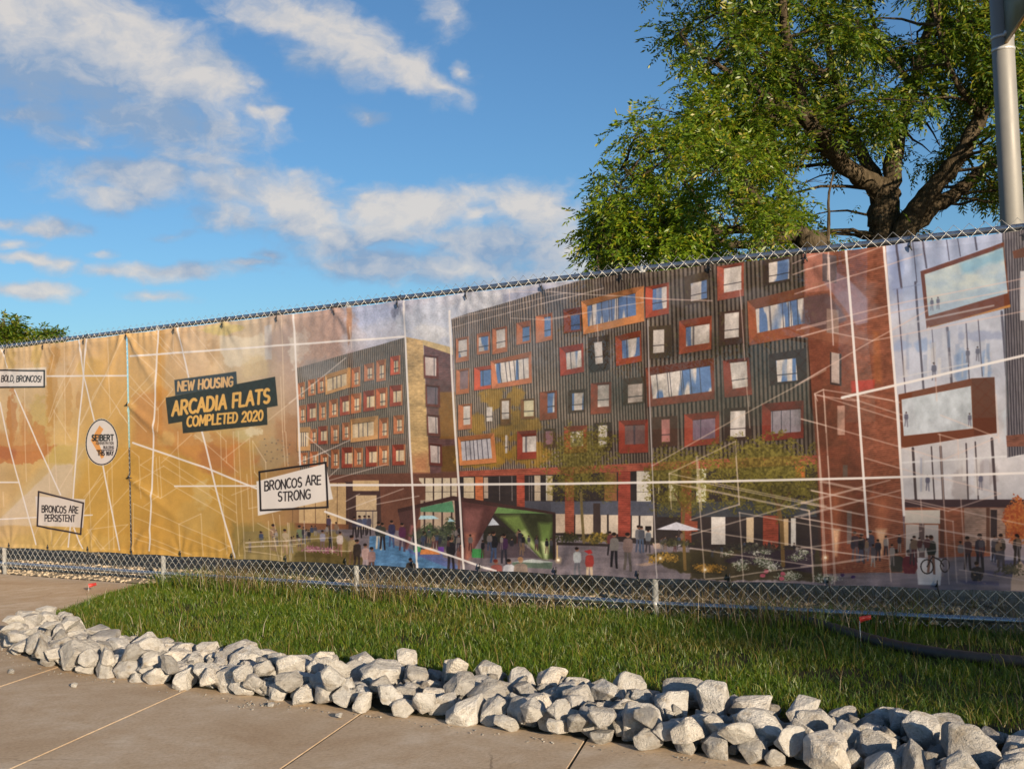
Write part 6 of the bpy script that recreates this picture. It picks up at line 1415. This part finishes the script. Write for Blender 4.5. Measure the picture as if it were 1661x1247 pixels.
G2 = [(1190, 350, 12), (1040, 330, 8), (1215, 300, 16), (1150, 270, 9), (1255, 390, 12), (1090, 165, 14), (1100, 300, 5), (1010, 290, 5), (1160, 330, 6), (1060, 250, 5)]
cen2 = px_region(LOWC, 120, 14.6, 17.8, 51, G2) + px_region([(962, 470), (966, 380), (985, 310), (1020, 250), (1030, 470)], 14, 15, 16.5, 52) + px_region([(1060, 185), (1150, 200), (1160, 130), (1110, 130)], 7, 16.5, 18, 53)
grow('leafy_tree', 'smaller bright green tree with a crooked low limb left of the large tree', 'tree', limbs2, trunk2, cen2, .35, 46, M_LEAF2, .28, 13, .080, .029, 54, gaps=G2, twig_r=.008)
# far trees at the left picture edge
def far_tree(name, label, px, py, Y, rx, ry, seed, top):
    b = at_y(px, py, Y); tr_ = [(Vector((b.x, Y, -.2)), .22), (Vector((b.x, Y, b.z * .6)), .16), (Vector((b.x, Y, b.z)), .08)]
    r = np.random.default_rng(seed); cs = []
    for i in range(80):
        v = r.normal(0, 1, 3); v /= np.linalg.norm(v); v *= r.uniform(.3, 1) ** .5
        cs.append(np.array((b.x + v[0] * rx, Y + v[1] * rx, b.z + v[2] * ry)))
    for (x, y, n) in top: cs += [np.array(at_y(x + r.normal(0, 4), y + r.normal(0, 4), Y + r.normal(0, .5))) for _ in range(n)]
    grow(name, label, 'tree', [], tr_, cs, .34, 12, M_LEAF, .30, 7, .16, .07, seed, 'far trees at the left edge', .02)
far_tree('far_tree', 'far broad tree cut by the left picture edge above the banner', 8, 560, 48., .95, .75, 61, [(5, 524, 4), (30, 525, 5), (20, 540, 5), (45, 545, 3), (0, 545, 5)])
far_tree('far_tree', 'small far tree showing just above the rail right of the broad one', 78, 562, 50., .38, .4, 62, [(73, 535, 3), (92, 540, 4), (65, 548, 4), (80, 550, 4)])

# unseen tree added behind the viewer; its loose crown shades the verge's right end
SH = Vector((4.1, 5.3, 0)); hd = Vector((math.sin(SUN_AZ), math.cos(SUN_AZ), 0)); B_ = SH + hd * 22.; hz = 22. * math.tan(SUN_EL)
tr3 = [(Vector((B_.x, B_.y, -.1)), .17), (Vector((B_.x, B_.y, 2.)), .13), (Vector((B_.x + .1, B_.y, hz)), .08)]
rr_ = np.random.default_rng(71); cs3 = []
for i in range(95):
    v = rr_.normal(0, 1, 3); v /= np.linalg.norm(v); v *= rr_.uniform(.15, 1) ** .5
    cs3.append(np.array((B_.x + v[0] * 2.3, B_.y + v[1] * 2.3, hz + v[2] * 1.5)))
grow('added_shade_tree', 'unseen tree added behind the viewer to shade the right end of the verge', 'tree', [[(Vector((B_.x, B_.y, 2.)), .07), (Vector((B_.x + .9, B_.y + .3, hz)), .04), (Vector((B_.x + 1.6, B_.y + .4, hz + .9)), .02)], [(Vector((B_.x, B_.y, 2.1)), .07), (Vector((B_.x - .9, B_.y - .3, hz)), .04), (Vector((B_.x - 1.5, B_.y - .4, hz + .8)), .02)]], tr3, cs3, .42, 11, M_LEAF, .3, 9, .11, .05, 72)
